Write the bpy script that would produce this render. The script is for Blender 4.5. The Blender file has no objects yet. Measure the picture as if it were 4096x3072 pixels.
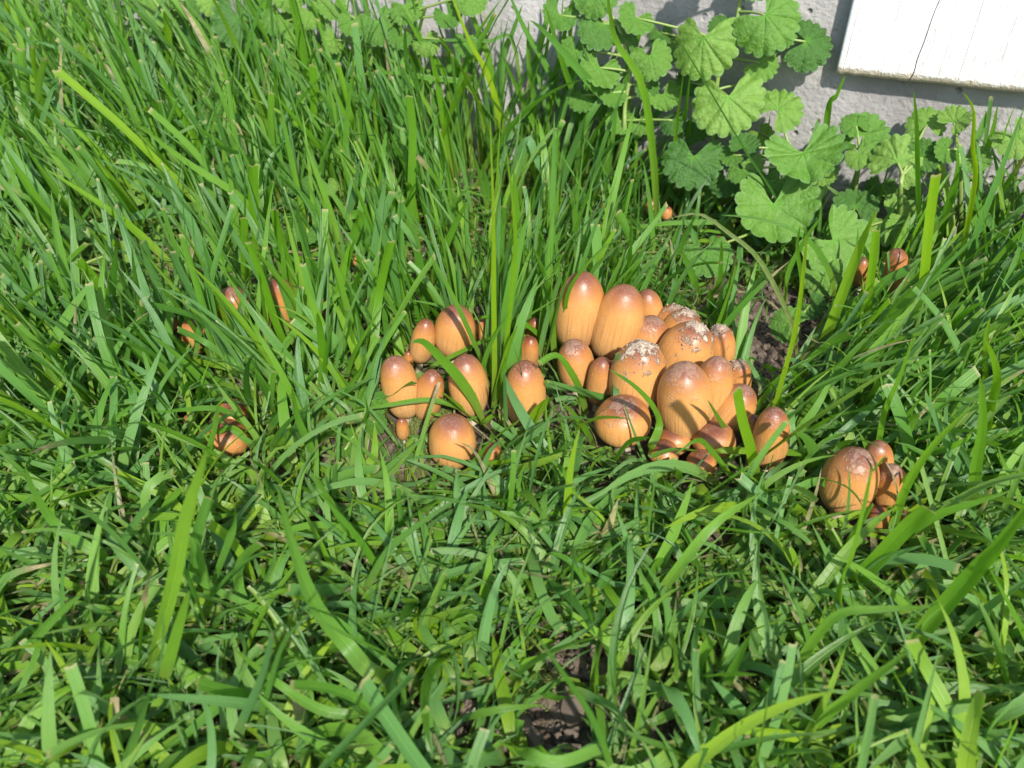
import bpy, bmesh, math, random
import numpy as np
from mathutils import Vector, Matrix, noise

random.seed(7)
rng = np.random.default_rng(11)
scene = bpy.context.scene
COL = scene.collection

# ------------------------------------------------------------------ camera
F_PX, CX, CY = 3100.0, 2048.0, 1536.0          # photograph measured at 4096 x 3072
PITCH = math.radians(36.0)
CAM_H = 0.20
CT, ST = math.cos(PITCH), math.sin(PITCH)
cam_d = bpy.data.cameras.new('camera')
cam_d.sensor_width = 36.0
cam_d.lens = 36.0 * F_PX / 4096.0
cam_d.clip_start = 0.01
cam_d.clip_end = 200.0
cam_d.dof.use_dof = True
cam_d.dof.focus_distance = 0.315
cam_d.dof.aperture_fstop = 19.0
cam = bpy.data.objects.new('camera', cam_d)
cam.location = (0, 0, CAM_H)
cam.rotation_euler = (math.radians(90) - PITCH, 0, 0)
COL.objects.link(cam)
scene.camera = cam

# ------------------------------------------------------------------ light
SUN_TO = Vector((0.287, -1.234, 1.10)).normalized()
world = bpy.data.worlds.new('World')
scene.world = world
world.use_nodes = True
wn = world.node_tree
sky = wn.nodes.new('ShaderNodeTexSky')
sky.sky_type = 'NISHITA'
sky.sun_disc = False
sky.sun_elevation = math.asin(SUN_TO.z)
sky.sun_rotation = math.atan2(SUN_TO.x, SUN_TO.y)
wn.nodes['Background'].inputs['Strength'].default_value = 0.12
wn.links.new(sky.outputs[0], wn.nodes['Background'].inputs['Color'])
sun_d = bpy.data.lights.new('sun', 'SUN')
sun_d.energy = 4.1
sun_d.angle = math.radians(1.6)
sun_d.color = (1.0, 0.955, 0.88)
sun = bpy.data.objects.new('sun', sun_d)
sun.rotation_euler = SUN_TO.to_track_quat('Z', 'Y').to_euler()
sun.location = SUN_TO * 5
COL.objects.link(sun)
scene.view_settings.view_transform = 'Standard'
scene.view_settings.look = 'None'
scene.view_settings.gamma = 1.0
scene.view_settings.exposure = 1.12
scene.render.engine = 'CYCLES'
scene.cycles.max_bounces = 6
scene.cycles.diffuse_bounces = 3
scene.cycles.glossy_bounces = 2
scene.cycles.transmission_bounces = 3
scene.render.resolution_x = 1024
scene.render.resolution_y = 768

# ------------------------------------------------------------------ pixel <-> place helpers (for measuring the photo)
def ray(x, y):
    u, v = (x - CX) / F_PX, (y - CY) / F_PX
    return Vector((u, CT - v * ST, -ST - v * CT))
def on_z(x, y, z=0.0):
    d = ray(x, y); t = (z - CAM_H) / d.z
    return Vector((0, 0, CAM_H)) + d * t
def on_y(x, y, Y):
    d = ray(x, y)
    return Vector((0, 0, CAM_H)) + d * (Y / d.y)
def depth(p):
    return p[1] * CT - (p[2] - CAM_H) * ST
def project(P):                                   # array (...,3) -> px, py, depth
    x, y, z = P[..., 0], P[..., 1], P[..., 2] - CAM_H
    dz = y * CT - z * ST
    dn = -y * ST - z * CT
    dz = np.maximum(dz, 1e-3)
    return CX + F_PX * x / dz, CY + F_PX * dn / dz, dz
IM_R = Vector((1, 0, 0))
IM_D = Vector((0, -ST, -CT))
W0, W1 = on_z(3600, 950), on_z(500, 420)
WD = (W0 - W1); WD.z = 0; WD.normalize()           # along the wall, to the right
WN = Vector((WD.y, -WD.x, 0))                      # out of the wall, to the lawn
if WN.y > 0: WN = -WN
W_OFF = WN.dot(W0)
def on_wall(x, y, off=0.0):
    d = ray(x, y); o = Vector((0, 0, CAM_H))
    t = (W_OFF + off - WN.dot(o)) / WN.dot(d)
    return o + d * t

# ------------------------------------------------------------------ object helpers
def tag(o, label=None, cat=None, group=None, kind=None):
    if label: o['label'] = label
    if cat: o['category'] = cat
    if group: o['group'] = group
    if kind: o['kind'] = kind
    return o
def empty(name, loc, label, cat, group=None):
    o = bpy.data.objects.new(name, None)
    o.empty_display_size = 0.01
    o.location = loc
    COL.objects.link(o)
    return tag(o, label, cat, group)
def mesh_obj(name, me, mat, parent=None, world_coords=True):
    o = bpy.data.objects.new(name, me)
    if mat and not me.materials: me.materials.append(mat)
    COL.objects.link(o)
    if parent:
        o.parent = parent
        if world_coords:
            o.matrix_parent_inverse = Matrix.Translation(-Vector(parent.location))
    return o
def mesh_np(name, V, Fq, attrs=None, uv=None, smooth=True):
    """V (n,3), Fq list of faces or (m,4) array"""
    me = bpy.data.meshes.new(name)
    V = np.asarray(V, dtype=np.float32)
    if isinstance(Fq, np.ndarray):
        m, k = Fq.shape
        me.vertices.add(len(V)); me.loops.add(m * k); me.polygons.add(m)
        me.vertices.foreach_set('co', V.ravel())
        me.loops.foreach_set('vertex_index', Fq.astype(np.int32).ravel())
        me.polygons.foreach_set('loop_start', np.arange(0, m * k, k, dtype=np.int32))
        me.update(calc_edges=True)
    else:
        me.from_pydata([tuple(v) for v in V], [], Fq)
    if attrs:
        for nm, arr in attrs.items():
            a = me.attributes.new(nm, 'FLOAT_COLOR', 'POINT')
            arr = np.asarray(arr, dtype=np.float32)
            full = np.ones((len(V), 4), dtype=np.float32)
            full[:, :arr.shape[1]] = arr
            a.data.foreach_set('color', full.ravel())
    if smooth:
        me.polygons.foreach_set('use_smooth', np.ones(len(me.polygons), dtype=bool))
    me.update()
    return me

# ------------------------------------------------------------------ node helpers
class NT:
    def __init__(self, name):
        self.mat = bpy.data.materials.new(name)
        self.mat.use_nodes = True
        self.t = self.mat.node_tree
        self.t.nodes.clear()
        self.out = self.t.nodes.new('ShaderNodeOutputMaterial')
    def n(self, typ, **kw):
        nd = self.t.nodes.new('ShaderNode' + typ)
        for k, v in kw.items():
            setattr(nd, k, v)
        return nd
    def set(self, sock, val):
        if hasattr(val, 'is_linked') or isinstance(val, bpy.types.NodeSocket):
            self.t.links.new(val, sock)
        else:
            if isinstance(val, (tuple, list)) and len(val) == 3 and sock.type == 'RGBA':
                val = (*val, 1)
            sock.default_value = val
    def math(self, op, a, b=0.0, c=None, clamp=False):
        m = self.n('Math', operation=op, use_clamp=clamp)
        self.set(m.inputs[0], a); self.set(m.inputs[1], b)
        if c is not None: self.set(m.inputs[2], c)
        return m.outputs[0]
    def mix(self, fac, a, b, blend='MIX'):
        m = self.n('Mix', data_type='RGBA', blend_type=blend)
        self.set(m.inputs[0], fac); self.set(m.inputs[6], a); self.set(m.inputs[7], b)
        return m.outputs[2]
    def ramp(self, fac, stops, interp='LINEAR'):
        r = self.n('ValToRGB')
        r.color_ramp.interpolation = interp
        e = r.color_ramp.elements
        while len(e) < len(stops): e.new(0.5)
        for i, (p, c) in enumerate(stops):
            e[i].position = p
            e[i].color = (*c, 1) if len(c) == 3 else c
        self.set(r.inputs[0], fac)
        return r.outputs[0]
    def smooth(self, x, lo, hi):
        m = self.n('MapRange', interpolation_type='SMOOTHSTEP')
        self.set(m.inputs[0], x); m.inputs[1].default_value = lo; m.inputs[2].default_value = hi
        return m.outputs[0]
    def noise(self, vec, scale, detail=4, rough=0.55):
        t = self.n('TexNoise'); self.set(t.inputs['Vector'], vec)
        t.inputs['Scale'].default_value = scale; t.inputs['Detail'].default_value = detail
        t.inputs['Roughness'].default_value = rough
        return t.outputs['Fac']
    def attr(self, name, typ='GEOMETRY'):
        a = self.n('Attribute', attribute_name=name, attribute_type=typ)
        return a
    def sep(self, col):
        s = self.n('SeparateColor'); self.set(s.inputs[0], col)
        return s.outputs
    def bump(self, h, dist, strength=1.0):
        b = self.n('Bump'); self.set(b.inputs['Height'], h)
        b.inputs['Distance'].default_value = dist; b.inputs['Strength'].default_value = strength
        return b.outputs[0]
    def principled(self, **kw):
        p = self.n('BsdfPrincipled')
        for k, v in kw.items():
            self.set(p.inputs[k.replace('_', ' ')], v)
        return p
    def finish(self, shader):
        self.t.links.new(shader, self.out.inputs[0])
        return self.mat

# ------------------------------------------------------------------ materials
def mat_grass():
    m = NT('grass_blade')
    s = m.sep(m.attr('blade').outputs['Color'])          # R along, G across, B random
    q = m.sep(m.attr('blade2').outputs['Color'])         # R hue class, G clipped, B dryness
    t, ac, rnd = s[0], s[1], s[2]
    fresh = m.ramp(rnd, [(0.0, (0.030, 0.108, 0.010)), (0.3, (0.060, 0.185, 0.012)),
                         (0.6, (0.098, 0.245, 0.011)), (0.85, (0.145, 0.300, 0.011)), (1.0, (0.21, 0.34, 0.010))])
    blue = m.mix(m.math('MULTIPLY', q[0], 0.75), fresh, (0.115, 0.255, 0.105))  # blue-green blades; pale waxy sheen is also put into this colour
    base = m.mix(m.smooth(t, 0.42, 0.0), blue, (0.20, 0.29, 0.045))
    dry = m.ramp(m.noise(m.n('NewGeometry').outputs['Position'], 260, 3), [(0.3, (0.20, 0.15, 0.08)), (0.7, (0.46, 0.38, 0.24))])
    cut = m.math('MULTIPLY', m.smooth(t, 0.972, 1.0), q[1])
    c = m.mix(cut, base, (0.34, 0.32, 0.15))
    c = m.mix(q[2], c, dry)
    # fine ribs along the blade
    rib = m.math('SINE', m.math('MULTIPLY', ac, 75.0))
    mid = m.smooth(m.math('ABSOLUTE', m.math('SUBTRACT', ac, 0.5)), 0.07, 0.0)
    c = m.mix(m.math('MULTIPLY', mid, 0.22), c, m.mix(1.0, c, (1.7, 1.5, 1.6), 'MULTIPLY'))
    c = m.mix(m.math('MULTIPLY_ADD', rib, 0.06, 0.06), c, (0.12, 0.25, 0.03))
    blot = m.noise(m.n('NewGeometry').outputs['Position'], 90, 3)
    c = m.mix(m.math('MULTIPLY', m.smooth(blot, 0.35, 0.75), 0.30), c, m.mix(1.0, c, (1.35, 1.25, 1.0), 'MULTIPLY'))
    h = m.math('ADD', m.math('MULTIPLY', rib, 0.5), m.math('MULTIPLY', mid, -1.5))
    p = m.principled(Base_Color=c, Roughness=0.36, Specular_IOR_Level=0.6, Normal=m.bump(h, 0.00012, 0.7))
    tr = m.n('BsdfTranslucent')
    m.set(tr.inputs[0], m.mix(1.0, c, (1.35, 1.45, 0.55), 'MULTIPLY'))
    mx = m.n('MixShader'); mx.inputs[0].default_value = 0.44
    m.t.links.new(p.outputs[0], mx.inputs[1]); m.t.links.new(tr.outputs[0], mx.inputs[2])
    return m.finish(mx.outputs[0])

def mat_leaf():
    m = NT('ivy_leaf')
    s = m.sep(m.attr('leafc').outputs['Color'])          # R radius, G vein
    r, vein = s[0], s[1]
    rnd = m.n('ObjectInfo').outputs['Random']
    pos = m.n('TexCoord').outputs['Object']
    base = m.ramp(rnd, [(0.0, (0.032, 0.105, 0.010)), (0.35, (0.060, 0.160, 0.013)), (0.7, (0.086, 0.195, 0.020)), (1.0, (0.120, 0.230, 0.030))])
    nz = m.noise(pos, 5, 5, 0.65)
    c = m.mix(m.smooth(nz, 0.35, 0.7), base, m.mix(1.0, base, (1.35, 1.2, 1.5), 'MULTIPLY'))
    c = m.mix(m.math('MULTIPLY', m.smooth(r, 0.30, 0.0), 0.6), c, (0.085, 0.25, 0.012))
    c = m.mix(m.math('MULTIPLY', vein, 0.10), c, (0.11, 0.24, 0.06))
    c = m.mix(m.math('MULTIPLY', m.smooth(r, 0.90, 1.0), 0.35), c, (0.12, 0.22, 0.10))
    h = m.math('ADD', m.math('MULTIPLY', m.noise(pos, 7, 5, 0.65), 2.0), m.math('MULTIPLY', vein, -0.35))
    p = m.principled(Base_Color=c, Roughness=0.45, Specular_IOR_Level=0.45, Normal=m.bump(h, 0.0012, 0.7))
    tr = m.n('BsdfTranslucent')
    m.set(tr.inputs[0], m.mix(1.0, c, (1.4, 1.5, 0.5), 'MULTIPLY'))
    mx = m.n('MixShader'); mx.inputs[0].default_value = 0.25
    m.t.links.new(p.outputs[0], mx.inputs[1]); m.t.links.new(tr.outputs[0], mx.inputs[2])
    return m.finish(mx.outputs[0])

def mat_stem(name, col, col2, rough=0.5, sc=300):
    m = NT(name)
    pos = m.n('NewGeometry').outputs['Position']
    c = m.mix(m.noise(pos, sc, 4), col, col2)
    p = m.principled(Base_Color=c, Roughness=rough, Normal=m.bump(m.noise(pos, sc * 3, 3), 0.0003, 0.6))
    return m.finish(p.outputs[0])

def mat_cap():
    m = NT('mushroom_cap')
    s = m.sep(m.attr('capc').outputs['Color'])           # R apex->hem, G angle, B
    v, ang = s[0], s[1]
    pos = m.n('TexCoord').outputs['Object']
    rnd = m.n('ObjectInfo').outputs['Random']
    dirt = m.attr('dirt', 'OBJECT').outputs['Fac']
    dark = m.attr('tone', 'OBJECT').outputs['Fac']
    wob = m.math('MULTIPLY_ADD', m.math('SUBTRACT', m.noise(pos, 55, 4), 0.5), 0.16, v)
    c = m.ramp(wob, [(0.0, (0.120, 0.043, 0.028)), (0.16, (0.160, 0.055, 0.028)), (0.28, (0.275, 0.108, 0.036)),
                     (0.42, (0.41, 0.190, 0.054)), (0.66, (0.455, 0.240, 0.080)), (1.0, (0.445, 0.268, 0.114))])
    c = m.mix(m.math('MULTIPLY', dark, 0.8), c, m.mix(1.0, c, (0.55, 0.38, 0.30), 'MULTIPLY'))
    c = m.mix(m.math('MULTIPLY', rnd, 0.25), c, m.mix(1.0, c, (1.12, 1.02, 0.85), 'MULTIPLY'))
    # striations on the lower two thirds
    cv = m.n('CombineXYZ'); m.set(cv.inputs[0], m.math('MULTIPLY', ang, 105.0)); m.set(cv.inputs[1], m.math('MULTIPLY', v, 2.2)); m.set(cv.inputs[2], m.math('MULTIPLY', rnd, 40.0))
    st = m.math('MULTIPLY', m.math('SUBTRACT', m.noise(cv.outputs[0], 1.0, 2, 0.5), 0.5), 4.0)
    low = m.smooth(v, 0.30, 0.62)
    c = m.mix(m.math('MULTIPLY', m.math('MULTIPLY', m.smooth(st, -0.1, 0.8), low), 0.42), c, (0.23, 0.100, 0.034))
    patch = m.noise(pos, 130, 3)
    c = m.mix(m.math('MULTIPLY', m.smooth(patch, 0.52, 0.75), 0.22), c, (0.50, 0.29, 0.11))
    # mica-like granules
    vo = m.n('TexVoronoi'); m.set(vo.inputs['Vector'], pos); vo.inputs['Scale'].default_value = 820
    sp = m.math('MULTIPLY', m.smooth(vo.outputs['Distance'], 0.24, 0.12), m.smooth(m.noise(pos, 210, 2), 0.40, 0.58))
    c = m.mix(m.math('MULTIPLY', sp, 0.45), c, (0.68, 0.53, 0.36))
    # soil crust carried up on the crown
    cr = m.math('MULTIPLY', m.smooth(m.math('ADD', m.noise(pos, 190, 6, 0.72), m.math('MULTIPLY', v, -0.55)), 0.35, 0.44), dirt)
    c = m.mix(cr, c, m.ramp(m.noise(pos, 900, 3), [(0.3, (0.17, 0.12, 0.085)), (0.7, (0.45, 0.37, 0.28))]))
    h = m.math('ADD', m.math('MULTIPLY', m.math('MULTIPLY', st, low), 0.25), m.math('MULTIPLY_ADD', cr, 2.5, m.math('MULTIPLY', sp, 1.2)))
    h = m.math('ADD', h, m.math('MULTIPLY', m.noise(pos, 420, 3), 0.55))
    rough = m.math('MULTIPLY_ADD', cr, 0.5, m.math('MULTIPLY_ADD', v, 0.18, 0.35), clamp=True)
    p = m.principled(Base_Color=c, Roughness=rough, Specular_IOR_Level=0.46, Normal=m.bump(h, 0.00026, 0.85),
                     Subsurface_Weight=0.10, Subsurface_Scale=0.003)
    p.inputs['Subsurface Radius'].default_value = (1.0, 0.45, 0.18)
    return m.finish(p.outputs[0])

def mat_soil():
    m = NT('soil')
    pos = m.n('NewGeometry').outputs['Position']
    n1 = m.noise(pos, 22, 6, 0.62); n2 = m.noise(pos, 260, 6, 0.7)
    c = m.ramp(n1, [(0.3, (0.036, 0.024, 0.014)), (0.55, (0.080, 0.055, 0.034)), (0.8, (0.14, 0.102, 0.066))])
    c = m.mix(m.smooth(n2, 0.5, 0.75), c, (0.16, 0.125, 0.095))
    c = m.mix(m.math('MULTIPLY', m.smooth(m.noise(pos, 48, 4), 0.53, 0.68), 0.5), c, (0.06, 0.075, 0.02))
    h = m.math('ADD', n2, m.math('MULTIPLY', m.noise(pos, 900, 3), 0.4))
    p = m.principled(Base_Color=c, Roughness=0.85, Normal=m.bump(h, 0.0022, 0.9))
    return m.finish(p.outputs[0])

def mat_concrete():
    m = NT('concrete')
    pos = m.n('NewGeometry').outputs['Position']
    n1 = m.noise(pos, 18, 6, 0.6); n2 = m.noise(pos, 330, 5, 0.65)
    c = m.ramp(n1, [(0.3, (0.19, 0.180, 0.172)), (0.55, (0.275, 0.264, 0.256)), (0.75, (0.34, 0.328, 0.32))])
    c = m.mix(m.math('MULTIPLY', m.smooth(n2, 0.55, 0.72), 0.4), c, (0.13, 0.12, 0.11))
    z = m.n('SeparateXYZ'); m.set(z.inputs[0], pos)
    soil = m.smooth(m.math('MULTIPLY_ADD', m.noise(pos, 60, 5), 0.03, z.outputs[2]), 0.034, 0.016)
    c = m.mix(m.math('MULTIPLY', soil, 0.6), c, (0.20, 0.165, 0.13))
    vo = m.n('TexVoronoi'); m.set(vo.inputs['Vector'], pos); vo.inputs['Scale'].default_value = 95
    pit = m.math('MULTIPLY', m.smooth(vo.outputs['Distance'], 0.22, 0.10), m.smooth(m.noise(pos, 40, 2), 0.5, 0.6))
    c = m.mix(m.math('MULTIPLY', pit, 0.6), c, (0.12, 0.11, 0.10))
    h = m.math('SUBTRACT', m.math('ADD', n2, m.noise(pos, 90, 4)), m.math('MULTIPLY', pit, 1.5))
    p = m.principled(Base_Color=c, Roughness=0.85, Normal=m.bump(h, 0.0015, 0.8))
    return m.finish(p.outputs[0])

def mat_paint():
    m = NT('weathered_white_paint')
    tc = m.n('TexCoord').outputs['Object']
    sp = m.n('SeparateXYZ'); m.set(sp.inputs[0], tc)
    mp = m.n('Mapping'); m.set(mp.inputs[0], tc); mp.inputs['Scale'].default_value = (1, 1, 0.035)
    mp2 = m.n('Mapping'); m.set(mp2.inputs[0], tc); mp2.inputs['Scale'].default_value = (1, 1, 0.012)
    g1 = m.noise(mp.outputs[0], 900, 4, 0.6)
    g2 = m.noise(mp2.outputs[0], 420, 3, 0.55)
    c = m.mix(m.math('MULTIPLY', m.smooth(m.noise(tc, 30, 5), 0.4, 0.7), 0.35), (0.61, 0.61, 0.605), (0.53, 0.525, 0.505))
    line = m.math('MULTIPLY', m.smooth(g1, 0.55, 0.63), m.smooth(m.noise(tc, 45, 4), 0.36, 0.58))
    c = m.mix(m.math('MULTIPLY', line, 0.38), c, (0.36, 0.33, 0.30))
    line2 = m.smooth(g2, 0.62, 0.67)
    c = m.mix(m.math('MULTIPLY', line2, 0.5), c, (0.38, 0.35, 0.31))
    vo = m.n('TexVoronoi'); m.set(vo.inputs['Vector'], tc); vo.inputs['Scale'].default_value = 110
    dot = m.math('MULTIPLY', m.smooth(vo.outputs['Distance'], 0.13, 0.07), m.smooth(m.noise(tc, 75, 2), 0.50, 0.56))
    c = m.mix(m.math('MULTIPLY', dot, 0.7), c, (0.33, 0.29, 0.27))
    # worn lower edge: bare wood through the paint (object z = 0 at the edge)
    wob = m.math('MULTIPLY_ADD', m.math('SUBTRACT', m.noise(tc, 170, 6, 0.7), 0.5), -0.0105, sp.outputs[2])
    worn = m.smooth(wob, 0.0046, 0.0022)
    wood = m.ramp(m.noise(tc, 700, 4, 0.7), [(0.3, (0.22, 0.155, 0.10)), (0.55, (0.44, 0.345, 0.24)), (0.75, (0.72, 0.66, 0.56))])
    c = m.mix(worn, c, wood)
    dust = m.smooth(wob, 0.016, 0.003)
    c = m.mix(m.math('MULTIPLY', dust, 0.30), c, (0.60, 0.54, 0.45))
    h = m.math('SUBTRACT', m.math('MULTIPLY', m.noise(tc, 600, 3), 0.5), m.math('ADD', m.math('ADD', line, line2), m.math('MULTIPLY', worn, 1.2)))
    p = m.principled(Base_Color=c, Roughness=0.55, Normal=m.bump(h, 0.0005, 0.7))
    return m.finish(p.outputs[0])

M_GRASS, M_LEAF, M_CAP = mat_grass(), mat_leaf(), mat_cap()
M_SOIL, M_CONC, M_PAINT = mat_soil(), mat_concrete(), mat_paint()
M_IVYSTEM = mat_stem('ivy_stem', (0.10, 0.20, 0.03), (0.20, 0.24, 0.07))
M_STIPE = mat_stem('mushroom_stem', (0.26, 0.20, 0.13), (0.44, 0.38, 0.28), 0.6, 200)
M_CRUMB = mat_stem('soil_crumb', (0.15, 0.105, 0.075), (0.34, 0.275, 0.20), 0.9, 500)
M_CLOD = mat_stem('soil_clod', (0.055, 0.038, 0.027), (0.13, 0.10, 0.075), 0.9, 260)
M_MOSS = mat_stem('moss', (0.055, 0.085, 0.012), (0.14, 0.16, 0.03), 0.7, 500)

# ------------------------------------------------------------------ ground
def gz(x, y):
    p = Vector((x, y, 0))
    return 0.0035 * noise.noise(p * 28) + 0.0022 * noise.noise(p * 75 + Vector((3, 1, 0)))
def axis_vals(lo, hi, n, far):
    core = list(np.linspace(lo, hi, n))
    out = [0.02 * 1.7 ** k for k in range(1, 16)]
    out = [o for o in out if o < far] + [far]
    return [lo - o for o in reversed(out)] + core + [hi + o for o in out]
xs, ys = axis_vals(-0.62, 0.55, 260, 60.0), axis_vals(0.04, 0.80, 190, 60.0)
V = []
for y in ys:
    for x in xs:
        r = 1.0 if (-0.7 < x < 0.65 and -0.05 < y < 0.9) else 0.0
        z = gz(x, y) * r
        if r: z += 0.0016 * noise.noise(Vector((x, y, 7)) * 190) - 0.003
        V.append((x, y, z))
nx = len(xs)
Fq = np.array([(j * nx + i, j * nx + i + 1, (j + 1) * nx + i + 1, (j + 1) * nx + i)
               for j in range(len(ys) - 1) for i in range(nx - 1)])
g = mesh_obj('ground', mesh_np('ground', V, Fq), M_SOIL)
tag(g, 'dark brown crumbly soil between the grass', None, None, 'structure')

# ------------------------------------------------------------------ concrete wall
def build_wall():
    L0, L1, H, T = -1.3, 0.9, 0.50, 0.16
    NXW, NZ = 330, 75
    V = []; F = []
    o = W0.copy(); o.z = 0
    for j in range(NZ + 1):
        z = -0.03 + (H + 0.03) * j / NZ
        for i in range(NXW + 1):
            s = L0 + (L1 - L0) * i / NXW
            p = o + WD * s
            b = 0.0016 * noise.noise(Vector((s * 22, z * 22, 1))) + 0.0009 * noise.noise(Vector((s * 85, z * 85, 4)))
            p = p + WN * b; p.z = z
            V.append(p)
    k = NXW + 1
    for j in range(NZ):
        for i in range(NXW):
            F.append((j * k + i, j * k + i + 1, (j + 1) * k + i + 1, (j + 1) * k + i))
    n0 = len(V)
    for (s, z) in ((L0, -0.03), (L1, -0.03), (L1, H), (L0, H)):
        p = o + WD * s - WN * T; p.z = z; V.append(p)
    a, b, c, d = 0, NXW, (NZ + 1) * k - 1, NZ * k
    F.append((n0, n0 + 3, n0 + 2, n0 + 1))
    F.append(tuple([n0 + 1] + [n0 + 2] + [j * k + NXW for j in range(NZ, -1, -1)]))
    F.append(tuple([n0, *[j * k for j in range(NZ + 1)], n0 + 3]))
    F.append(tuple([n0 + 3, *[NZ * k + i for i in range(NXW + 1)], n0 + 2]))
    F.append(tuple([n0 + 1, *[i for i in range(NXW, -1, -1)], n0]))
    base = o + WD * (-0.2)
    V = [p - base for p in V]
    w = mesh_obj('concrete_wall', mesh_np('concrete_wall', V, F), M_CONC)
    w.location = base
    tag(w, 'rough grey concrete foundation wall behind the grass, partly hidden by ivy leaves', 'wall')
build_wall()

# ------------------------------------------------------------------ white board on the wall
BOARD_T = 0.012
def build_board():
    c0 = on_wall(3340, 300, BOARD_T)
    def sz(x, y):
        p = on_wall(x, y, BOARD_T); return ((p - c0).dot(WD), p.z - c0.z)
    crack = [sz(*p) for p in ((3630, 336), (3658, 287), (3668, 236), (3694, 177), (3727, 76), (3757, 0))]
    crack[0] = (crack[0][0], 0.0)
    s_top, z_top = crack[-1]
    crack += [(s_top + 0.004, z_top + 0.02), (s_top + 0.003, z_top + 0.06), (s_top + 0.006, z_top + 0.11)]
    BH, BW, R = 0.34, 0.42, 0.0045
    def cs(z):
        for (a, b) in zip(crack[:-1], crack[1:]):
            if a[1] <= z <= b[1]:
                return a[0] + (b[0] - a[0]) * (z - a[1]) / max(1e-9, b[1] - a[1])
        return crack[-1][0]
    def gap(z):
        return max(0.00006, 0.00055 * (1 - z / 0.16))
    # rows along z (with the rounded lower edge), inset = how far behind the face
    rows = [(R - R * math.cos(a), R - R * math.sin(a)) for a in np.linspace(0, math.pi / 2, 7)]
    rows = [(z * 1.0, ins) for z, ins in [(R * (1 - math.sin(math.pi / 2 - a)), R * (1 - math.cos(math.pi / 2 - a))) for a in np.linspace(0, math.pi / 2, 7)]]
    rows += [(z, 0.0) for z in np.linspace(R * 1.6, 0.17, 50)] + [(0.24, 0.0), (BH, 0.0)]
    V = []; F = []
    def panel(left, right, round_left):
        cols = 26
        base = len(V)
        for (z, ins) in rows:
            l, r = left(z), right(z)
            for i in range(cols + 1):
                u = i / cols
                if round_left:
                    u = u ** 1.5
                s = l + (r - l) * u
                e = 0.0
                if round_left and i < 4: e = 0.0016 * (1 - i / 4.0) ** 2
                if not round_left and i == 0: e = 0.0002
                if round_left and i == cols: e = 0.0002
                zz = z + 0.0011 * noise.noise(Vector((s * 60, 0, 2))) * max(0, 1 - z / 0.02) + 0.0006 * noise.noise(Vector((s * 260, 0, 9))) * max(0, 1 - z / 0.01)
                p = WD * s - WN * (ins + e)
                p = p + WN * 0.0003 * noise.noise(Vector((s * 40, z * 12, 5)))
                V.append((p.x, p.y, zz))
        k = cols + 1; n = len(rows)
        for j in range(n - 1):
            for i in range(cols):
                F.append((base + j * k + i, base + j * k + i + 1, base + (j + 1) * k + i + 1, base + (j + 1) * k + i))
        loop = [base + i for i in range(k)] + [base + j * k + cols for j in range(1, n)] + \
               [base + (n - 1) * k + i for i in range(cols - 1, -1, -1)] + [base + j * k for j in range(n - 2, 0, -1)]
        b0 = len(V)
        for q in loop:
            v = Vector(V[q])
            off = (v.x * WN.x + v.y * WN.y)
            p = v - WN * (off + BOARD_T + 0.003)
            V.append((p.x, p.y, v.z))
        m = len(loop)
        for i in range(m):
            F.append((loop[i], b0 + i, b0 + (i + 1) % m, loop[(i + 1) % m]))
    panel(lambda z: 0.0, lambda z: cs(z) - gap(z) / 2, True)
    panel(lambda z: cs(z) + gap(z) / 2, lambda z: BW, False)
    bme = mesh_np('white_board', V, F, smooth=True); bme.set_sharp_from_angle(angle=math.radians(35))
    o = mesh_obj('white_board', bme, M_PAINT)
    o.location = c0
    tag(o, 'weathered white painted wooden board with a crack and worn lower edge, fixed to concrete wall', 'board')
    return c0
BOARD0 = build_board()

# ------------------------------------------------------------------ mushrooms
def cB(ox, oy, s):
    return lambda x, y: (ox + x * s, oy + y * s)
c1 = cB(2100, 1000, 0.5425); S1 = 0.5425
c2 = cB(1400, 1150, 0.452); S2 = 0.452
c6 = cB(3000, 1500, 0.5426); S6 = 0.5426
c4 = cB(600, 950, 0.573); S4 = 0.573
# apex px, hem px, width px, foot y px, dirt, tone, label, group
G1, G2, G3, G4 = ('mushrooms of the big cluster', 'mushrooms of the loose cluster beside the big one',
                  'mushrooms of the small cluster in deep grass', 'single mushrooms hidden in the grass')
SH = []
def add(cv, s, a, b, w, fy, dirt, tone, label, group, lean=0.0):
    A, B = cv(*a), cv(*b)
    SH.append(dict(A=A, B=B, W=w * s, fy=cv(0, fy)[1], dirt=dirt, tone=tone, label=label, group=group, lean=lean))
A1 = lambda *a, **k: add(c1, S1, *a, **k)
A1((430,165),(370,720),350, 850,0.0,0.1,'tallest smooth orange-brown mushroom with grass blades lying across its cap',G1)
A1((750,262),(610,800),345, 905,0.05,0.0,'long clean orange mushroom leaning beside the tallest one',G1)
A1((895,292),(925,640),215, 740,0.05,0.2,'small brown-topped mushroom tucked behind the long leaning one',G1)
A1((955,492),(850,850),285, 920,0.25,0.15,'short mushroom with speckled brown crown in the middle of the big cluster',G1)
A1((1125,415),(1000,700),230, 790,0.5,0.3,'half-hidden mushroom behind the soil-crusted one at the rear of the big cluster',G1)
A1((1215,447),(1065,770),280, 860,0.9,0.1,'mushroom with a thick rim of soil crumbs at the rear of the big cluster',G1)
A1((1275,540),(1095,990),380, 1060,1.0,0.05,'broad mushroom with grey soil crust on its crown, right half of big cluster',G1)
A1((1440,553),(1430,900),215, 980,0.7,0.25,'narrow mushroom with dusty crown beside the bare soil',G1)
A1((865,668),(815,1190),390, 1230,1.0,0.05,'big mushroom with soil crust and a reddish scar on its crown',G1)
A1((1165,828),(1185,1385),385, 1400,0.25,0.0,'plump glossy orange mushroom standing clear at the front of the big cluster',G1)
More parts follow.
